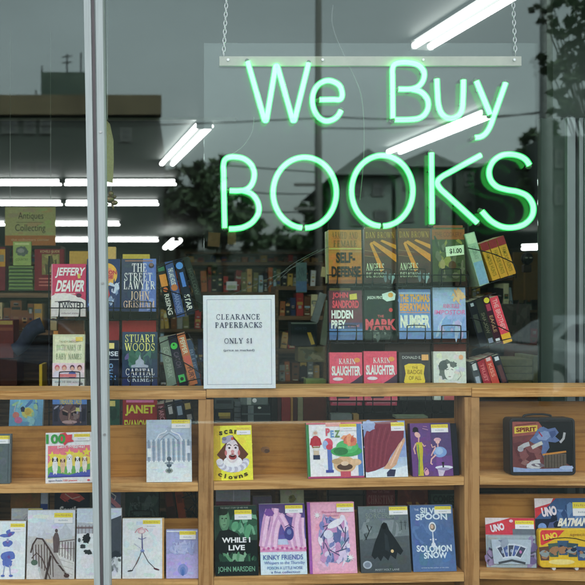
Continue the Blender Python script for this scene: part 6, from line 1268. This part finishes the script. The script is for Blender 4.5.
# ================================================================ THE STREET (behind the camera, seen mirrored in the glass)
def R(px, py, d): v = P(px, py, d); return Vector((v.x, -d, v.z))
GZ = -0.12
m = MB(); m.box((-150, -220, GZ-.05), (150, 30, GZ-.015)); tag(m.build('ground', CONC), kind='structure')
m = MB(); m.box((-80, -14.0, GZ-.012), (80, -4.2, GZ-.008)); tag(m.build('road', ASPH), kind='structure')
m = MB(); m.box((-80, -4.2, GZ-.012), (80, -0.08, 0.0)); tag(m.build('pavement', CONC, bevel=.01), kind='structure')
m = MB(); m.box((-80, -17.5, GZ-.012), (80, -14.0, 0.0)); tag(m.build('far_pavement', CONC, bevel=.01), kind='structure')
m = MB()
for i in range(-12, 12): m.box((i*6, -9.2, GZ-.008), (i*6+3, -9.05, GZ-.004))
tag(m.build('road_markings', PAINTW), kind='structure')
def Mk(root, o): o.parent = root; o.matrix_parent_inverse = Matrix.Translation(-Vector(root.location)); return o
def win_part(root, x0, x1, z0, z1, yf):
    """window on a facade whose outside looks toward +y at y=yf"""
    m = MB(); t = .09; m.box((x0, yf, z0), (x1, yf+.06, z0+t)); m.box((x0, yf, z1-t), (x1, yf+.06, z1)); m.box((x0, yf, z0+t), (x0+t, yf+.06, z1-t)); m.box((x1-t, yf, z0+t), (x1, yf+.06, z1-t)); m.box((x0+t, yf, (z0+z1)/2-.03), (x1-t, yf+.05, (z0+z1)/2+.03))
    w = Mk(root, m.build('window', WINF)); m = MB(); m.box((x0+t, yf-.01, z0+t), (x1-t, yf+.02, z1-t)); g = m.build('glass', DARKGL); g.parent = w
def block(label, px0, px1, pyt, d, mat, wins=(), name='building', roof=None, depth=8, trim=None, pyb=None):
    a = R(px0, pyt, d); b = R(px1, pyt, d); root = empty(name, ((a.x+b.x)/2, -d, GZ), (0,0,0), label, 'building')
    m = MB(); m.box((a.x, -d-depth, GZ), (b.x, -d, a.z)); Mk(root, m.build('wall', mat))
    if trim:
        q = R(0, trim[0], d).z; m = MB(); m.box((a.x-.15, -d-.3, q), (b.x+.15, -d+.25, a.z+.05)); Mk(root, m.build('parapet', trim[1]))
    if roof:
        m = MB(); rz = R(0, roof, d).z; w = b.x-a.x
        m.add([(a.x-.4, -d+.5, a.z), (b.x+.4, -d+.5, a.z), (b.x+.4, -d-depth-.5, a.z), (a.x-.4, -d-depth-.5, a.z), ((a.x+b.x)/2, -d+.5, rz), ((a.x+b.x)/2, -d-depth-.5, rz)], [(0,4,1),(2,5,3),(0,3,5,4),(1,4,5,2),(0,1,2,3)]); Mk(root, m.build('roof', ROOFM))
    for (u0, u1, v0, v1) in wins:
        p = R(u0, v1, d); q = R(u1, v0, d); win_part(root, p.x, q.x, p.z, q.z, -d)
    return root
b1 = block('dark building with tan parapet reflected at the left', -60, 157, 98, 26, BRICKD, [(2,18,119,134),(24,36,119,134),(40,52,119,134),(15,30,162,180),(36,62,162,180),(120,132,128,142)], trim=(116, PARAP), depth=12)
# penthouse with aerials
a = R(41, 72, 29); b = R(95, 72, 29); pz = R(0, 98, 26).z
m = MB(); m.box((a.x, -33, pz-1), (b.x, -29, a.z)); p_ = Mk(b1, m.build('penthouse', GREENB))
m = MB(); 
for px, pt in ((67,54),(81,53),(42,66),(36,90)):
    q = R(px, 72 if pt < 80 else 98, 29); t = R(px, pt, 29); m.tube([q, t], .03, 5)
    if px in (67,): 
        for k in (3, 9): m.tube([R(px-5, pt+k, 29), R(px+5, pt+k-1, 29)], .025, 5); 
Mk(b1, m.build('aerial', WIRE))
block('lower tan building beyond the dark one', -120, -62, 106, 30, PARAP, [], depth=10)
block('gabled dark house reflected under the word Buy', 340, 392, 176, 34, HOUSEW, [(352,364,182,196),(372,384,182,196),(350,362,210,226),(374,388,210,226)], roof=150, depth=9)
block('broad dark house reflected behind the letter K', 396, 452, 168, 36, HOUSEW, [(404,414,176,190),(424,436,176,190),(404,414,206,222),(426,440,206,222)], roof=152, depth=10)
block('dark row building reflected behind the letter S', 456, 532, 165, 38, BRICKD, [(464,474,172,186),(482,492,172,186),(502,512,172,186),(520,528,172,186),(464,474,200,216),(486,498,200,216),(508,520,200,216)], depth=12, trim=(168, HOUSEW))
block('tall dark building reflected at the right', 548, 640, 136, 30, BRICKD, [(554,562,150,168),(554,562,185,205)], depth=12)
block('low dark garage reflected behind the shelves', 150, 345, 250, 40, BRICKD, [(180,196,270,284),(220,236,270,284),(260,276,270,284)], depth=9)  # made broad and tall to cover the bright sky low in the reflection
# utility poles, lines, lamp post
pl = empty('utility_pole', R(318.5, 300, 25), (0,0,0), 'grey wooden utility pole mirrored above the first letter O', 'utility pole'); pl.location.z = GZ
m = MB(); q = R(318.5, 300, 25); m.cyl((q.x, q.y, GZ), (q.x, q.y, 13.5), .14, 12, r2=.10); Mk(pl, m.build('post', POLEW, smooth=True))
m = MB(); m.box((q.x-.8, q.y-.06, 4.6), (q.x+.1, q.y+.06, 4.7)); m.box((q.x-.8, q.y-.06, 5.4), (q.x+.1, q.y+.06, 5.5)); Mk(pl, m.build('crossarm', POLEW))

lp = empty('lamp_post', R(546, 300, 11), (0,0,0), 'pale lamp post mirrored at the right above the letter S', 'lamp post'); lp.location.z = GZ
q = R(546, 300, 11); m = MB(); m.cyl((q.x, q.y, GZ), (q.x, q.y, 9), .11, 14, r2=.09); Mk(lp, m.build('post', WHITEM, smooth=True))
m = MB(); m.tube(smoothline([(q.x, q.y, 8.6), (q.x, q.y-.4, 9.2), (q.x, q.y-1.6, 9.5)], 6), .05, 8); Mk(lp, m.build('arm', JAMB, smooth=True)); m = MB(); m.ball((q.x, q.y-1.8, 9.45), .3, 12, 8, sc_=(.6,1,.35)); Mk(lp, m.build('lamp_head', JAMB, smooth=True))
wl = [((200,163),(262,168),(316,172)), ((226,188),(262,193),(316,194)), ((200,210),(260,212),(316,212)), ((322,116),(420,119),(600,110)), ((322,128),(420,126),(600,104)), ((-60,124),(120,126),(316,118))]
wn = ('overhead line mirrored through the top of the letter B','overhead line mirrored through the middle of the letter B','lowest overhead line mirrored behind the word BOOKS','overhead line mirrored under the word Buy','upper overhead line mirrored under the word Buy','overhead line mirrored across the parapet')
for pts, nm in zip(wl, wn):
    w = [R(x, y, 25) for x, y in pts]; m = MB(); m.tube(smoothline(w, 8), .022, 5); o = m.build('overhead_line', CABLE, origin=w[1]); tag(o, nm, 'cable', 'overhead lines across the street')
# trees
def tree(label, px, base_py, d, blobs, n, leaf, trunk_r=.12, name='tree', group='trees across the street', seed=1):
    r = random.Random(seed); q = R(px, 300, d); root = empty(name, (q.x, q.y, GZ), (0,0,0), label, 'tree', group)
    m = MB(); top = Vector((q.x, q.y, max(R(b[0], b[1], d).z for b in blobs)-.2))
    pts = [Vector((q.x, q.y, GZ)), Vector((q.x+.1, q.y+.1, (GZ+top.z)*.45)), Vector((q.x-.05, q.y, top.z*.9))]
    m.tube(smoothline(pts, 5), trunk_r, 9, r2=trunk_r*.35)
    for b in blobs:
        c = R(b[0], b[1], d); s0 = Vector((q.x, q.y, GZ+(c.z-GZ)*.6)); mid = (s0+c)/2+Vector((0, 0, .1)); m.tube(smoothline([s0, mid, c], 4), trunk_r*.2, 6, r2=trunk_r*.05)
    Mk(root, m.build('trunk', BARK, smooth=True))
    m = MB(); tot = sum(b[2]*b[3] for b in blobs); s = S(d)
    for b in blobs:
        k = max(8, int(n*b[2]*b[3]/tot)); c = R(b[0], b[1], d)
        cl = [(r.gauss(0,.5), r.gauss(0,.5), r.gauss(0,.5)) for _ in range(max(3, k//26))]
        for i in range(k):
            g = r.choice(cl); x, y, z = (g[0]+r.gauss(0,.11), g[1]+r.gauss(0,.11), g[2]+r.gauss(0,.11))
            p = Vector((c.x+x*b[2]*s, c.y+y*(b[2]+b[3])/2*s, c.z+z*b[3]*s))
            u = Vector((r.gauss(0,1), r.gauss(0,1), r.gauss(0,1))).normalized(); v = u.cross(Vector((r.gauss(0,1), r.gauss(0,1), r.gauss(0,1)))).normalized()
            L = leaf*r.uniform(.6, 1.3); m.add([p-u*L, p+v*L*.45, p+u*L, p-v*L*.45], [(0,1,2,3)])
    Mk(root, m.build('crown', LEAF)); return root
tree('leafy street tree overhanging the top right corner', 600, 300, 7.5, [(552,2,16,8),(575,8,18,14),(568,36,16,12),(548,62,14,6),(562,72,15,14),(578,60,16,26),(556,92,8,10),(566,108,14,12),(592,30,12,40),(548,16,7,4),(540,8,10,5),(556,24,12,8),(545,70,8,5),(575,110,12,10)], 3000, .05, .09, seed=3)
tree('round tree mirrored beside the letter S', 540, 300, 32, [(536,150,14,16),(546,138,12,12),(528,165,10,12),(540,180,20,30)], 1400, .28, .2, seed=4)
tree('bushy tree mirrored left of the letter B', 176, 300, 36, [(176,178,18,10),(192,174,14,8),(165,182,10,8),(200,195,16,20),(180,215,40,30)], 2200, .3, .2, seed=5)
tree('dark tree mirrored inside the letter B', 222, 300, 34, [(216,172,12,14),(210,190,12,18),(230,206,18,18),(246,212,10,8),(225,230,34,22)], 2000, .28, .2, seed=6)
tree('dark tree mirrored behind the utility pole', 322, 300, 38, [(312,212,12,12),(326,204,10,12),(318,232,24,22),(334,222,14,20)], 1500, .3, .2, seed=7)
tree('far low tree mirrored behind the letter O', 290, 300, 44, [(276,244,16,9),(296,246,16,9)], 800, .3, .2, seed=8)
# parked cars across the street
def make_car(label, loc, rz, paint):
    root = empty('parked_car', loc, (0,0,rz), label, 'car', 'cars parked across the street')
    prof = [(-2.15,.32),(-2.2,.62),(-2.1,.86),(-1.5,.93),(-1.05,1.32),(-.75,1.42),(.45,1.44),(.85,1.34),(1.3,.98),(2.0,.88),(2.2,.7),(2.2,.35)]
    m = MB(); n = len(prof); vs = []
    for yy, k in ((-.86,1),(-.80,0),(.80,0),(.86,1)): 
        for x, z in prof: vs.append((x*(1 if k==0 else .985), yy*(1 if z<.95 else .84), z if k==0 or z<.9 else z-.03))
    fs = [tuple(range(n-1,-1,-1)), tuple(range(3*n, 4*n))]
    for a in range(3):
        for i in range(n): fs.append((a*n+i, a*n+(i+1)%n, (a+1)*n+(i+1)%n, (a+1)*n+i))
    m.add(vs, fs); m.build('body', paint, root, bevel=.03, smooth=False)
    for yy in (-.80, .80):
        for xs in ([(-1.28,.98),(-.95,1.3),(-.32,1.34),(-.32,.98)],[(-.24,.98),(-.24,1.34),(.42,1.35),(.72,1.28),(1.0,.98)]):
            m = MB(); y1 = yy*.93 if True else yy; m.prism(xs, min(yy*.9, yy*1.02), max(yy*.9, yy*1.02)); m.build('side_window', DARKGL, root)
        for xw in (-1.35, 1.35):
            m = MB(); m.cyl((xw, yy-.1, .32), (xw, yy+.1, .32), .32, 24); w = m.build('wheel', TYRE, root)
            m = MB(); m.cyl((xw, yy+.105*(1 if yy > 0 else -1)-.01, .32), (xw, yy+.105*(1 if yy > 0 else -1)+.01, .32), .19, 16); q = m.build('rim', CHAINM); q.parent = w
    m = MB(); m.add([(-1.56,-.62,.96),(-1.56,.62,.96),(-1.1,.58,1.31),(-1.1,-.58,1.31),(-1.54,-.62,.93),(-1.54,.62,.93),(-1.05,.58,1.29),(-1.05,-.58,1.29)], [(0,3,2,1),(4,5,6,7),(0,1,5,4),(1,2,6,5),(2,3,7,6),(3,0,4,7)]); m.build('rear_window', DARKGL, root)
    m = MB(); m.add([(1.34,-.62,.98),(1.34,.62,.98),(.9,.58,1.33),(.9,-.58,1.33),(1.28,-.62,.95),(1.28,.62,.95),(.86,.58,1.3),(.86,-.58,1.3)], [(0,1,2,3),(4,7,6,5),(0,4,5,1),(1,5,6,2),(2,6,7,3),(3,7,4,0)]); m.build('windscreen', DARKGL, root)
    for yy in (-.62, .62):
        m = MB(); m.box((2.17, yy-.15, .6), (2.215, yy+.15, .72)); m.build('headlight', CHAINM, root)
    return root
make_car('silver parked car mirrored beside the dark column', (R(556, 300, 12.6).x+.9, -12.6, GZ), 0, CARP)
make_car('dark blue parked car mirrored at the lower left', (R(20, 300, 12.8).x, -12.8, GZ), 0, CARD)
# ================================================================ LIGHT
w = bpy.data.worlds.new('World'); sc.world = w; w.use_nodes = True; nt = w.node_tree; nt.nodes.clear()
out = nt.nodes.new('ShaderNodeOutputWorld'); bg = nt.nodes.new('ShaderNodeBackground'); sky = nt.nodes.new('ShaderNodeTexSky')
sky.sky_type = 'NISHITA'; sky.sun_disc = False; SE, SR = math.radians(50), math.radians(25)
sky.sun_elevation = SE; sky.sun_rotation = SR; sky.air_density = 1.6; sky.dust_density = 6.0; sky.ozone_density = 1.0
hs = nt.nodes.new('ShaderNodeHueSaturation'); hs.inputs['Saturation'].default_value = 0.18
tc = nt.nodes.new('ShaderNodeTexCoord'); no = N(nt, 'ShaderNodeTexNoise', Scale=2.2, Detail=5, Roughness=.55)
mp = nt.nodes.new('ShaderNodeMapping'); mp.inputs['Scale'].default_value = (1, 1, 2.6); nt.links.new(tc.outputs['Generated'], mp.inputs['Vector']); nt.links.new(mp.outputs[0], no.inputs['Vector'])
mr = N(nt, 'ShaderNodeMapRange'); mr.inputs['From Min'].default_value = .3; mr.inputs['From Max'].default_value = .7; mr.inputs['To Min'].default_value = .86; mr.inputs['To Max'].default_value = 1.12
nt.links.new(no.outputs['Fac'], mr.inputs['Value'])
sm = nt.nodes.new('ShaderNodeVectorMath'); sm.operation = 'SCALE'
nt.links.new(sky.outputs[0], hs.inputs['Color']); nt.links.new(hs.outputs[0], sm.inputs[0]); nt.links.new(mr.outputs['Result'], sm.inputs['Scale'])
tn = nt.nodes.new('ShaderNodeVectorMath'); tn.operation = 'MULTIPLY'; tn.inputs[1].default_value = (0.97, 1.005, 1.01)
nt.links.new(sm.outputs[0], tn.inputs[0])
nt.links.new(tn.outputs[0], bg.inputs['Color']); bg.inputs['Strength'].default_value = 0.15
nt.links.new(bg.outputs[0], out.inputs['Surface'])
ld = bpy.data.lights.new('sun', 'SUN'); ld.energy = 0.5; ld.angle = math.radians(25); ld.color = (1, .97, .92)
lo = bpy.data.objects.new('sun', ld); COL.objects.link(lo)
# the sky's sun sits at azimuth SR measured from +Y towards +X
dirv = Vector((math.sin(SR)*math.cos(SE), math.cos(SR)*math.cos(SE), math.sin(SE)))
lo.rotation_euler = dirv.to_track_quat('Z', 'Y').to_euler()
vs_ = sc.view_settings; vs_.view_transform = 'Standard'; vs_.look = 'None'; vs_.gamma = 1; vs_.use_curve_mapping = False
vs_.exposure = 2.38
sc.render.engine = 'CYCLES'
cy = sc.cycles; cy.use_denoising = True; cy.max_bounces = 7; cy.diffuse_bounces = 3; cy.glossy_bounces = 4; cy.transmission_bounces = 6; cy.transparent_max_bounces = 16; cy.sample_clamp_indirect = 6; cy.caustics_reflective = False; cy.caustics_refractive = False
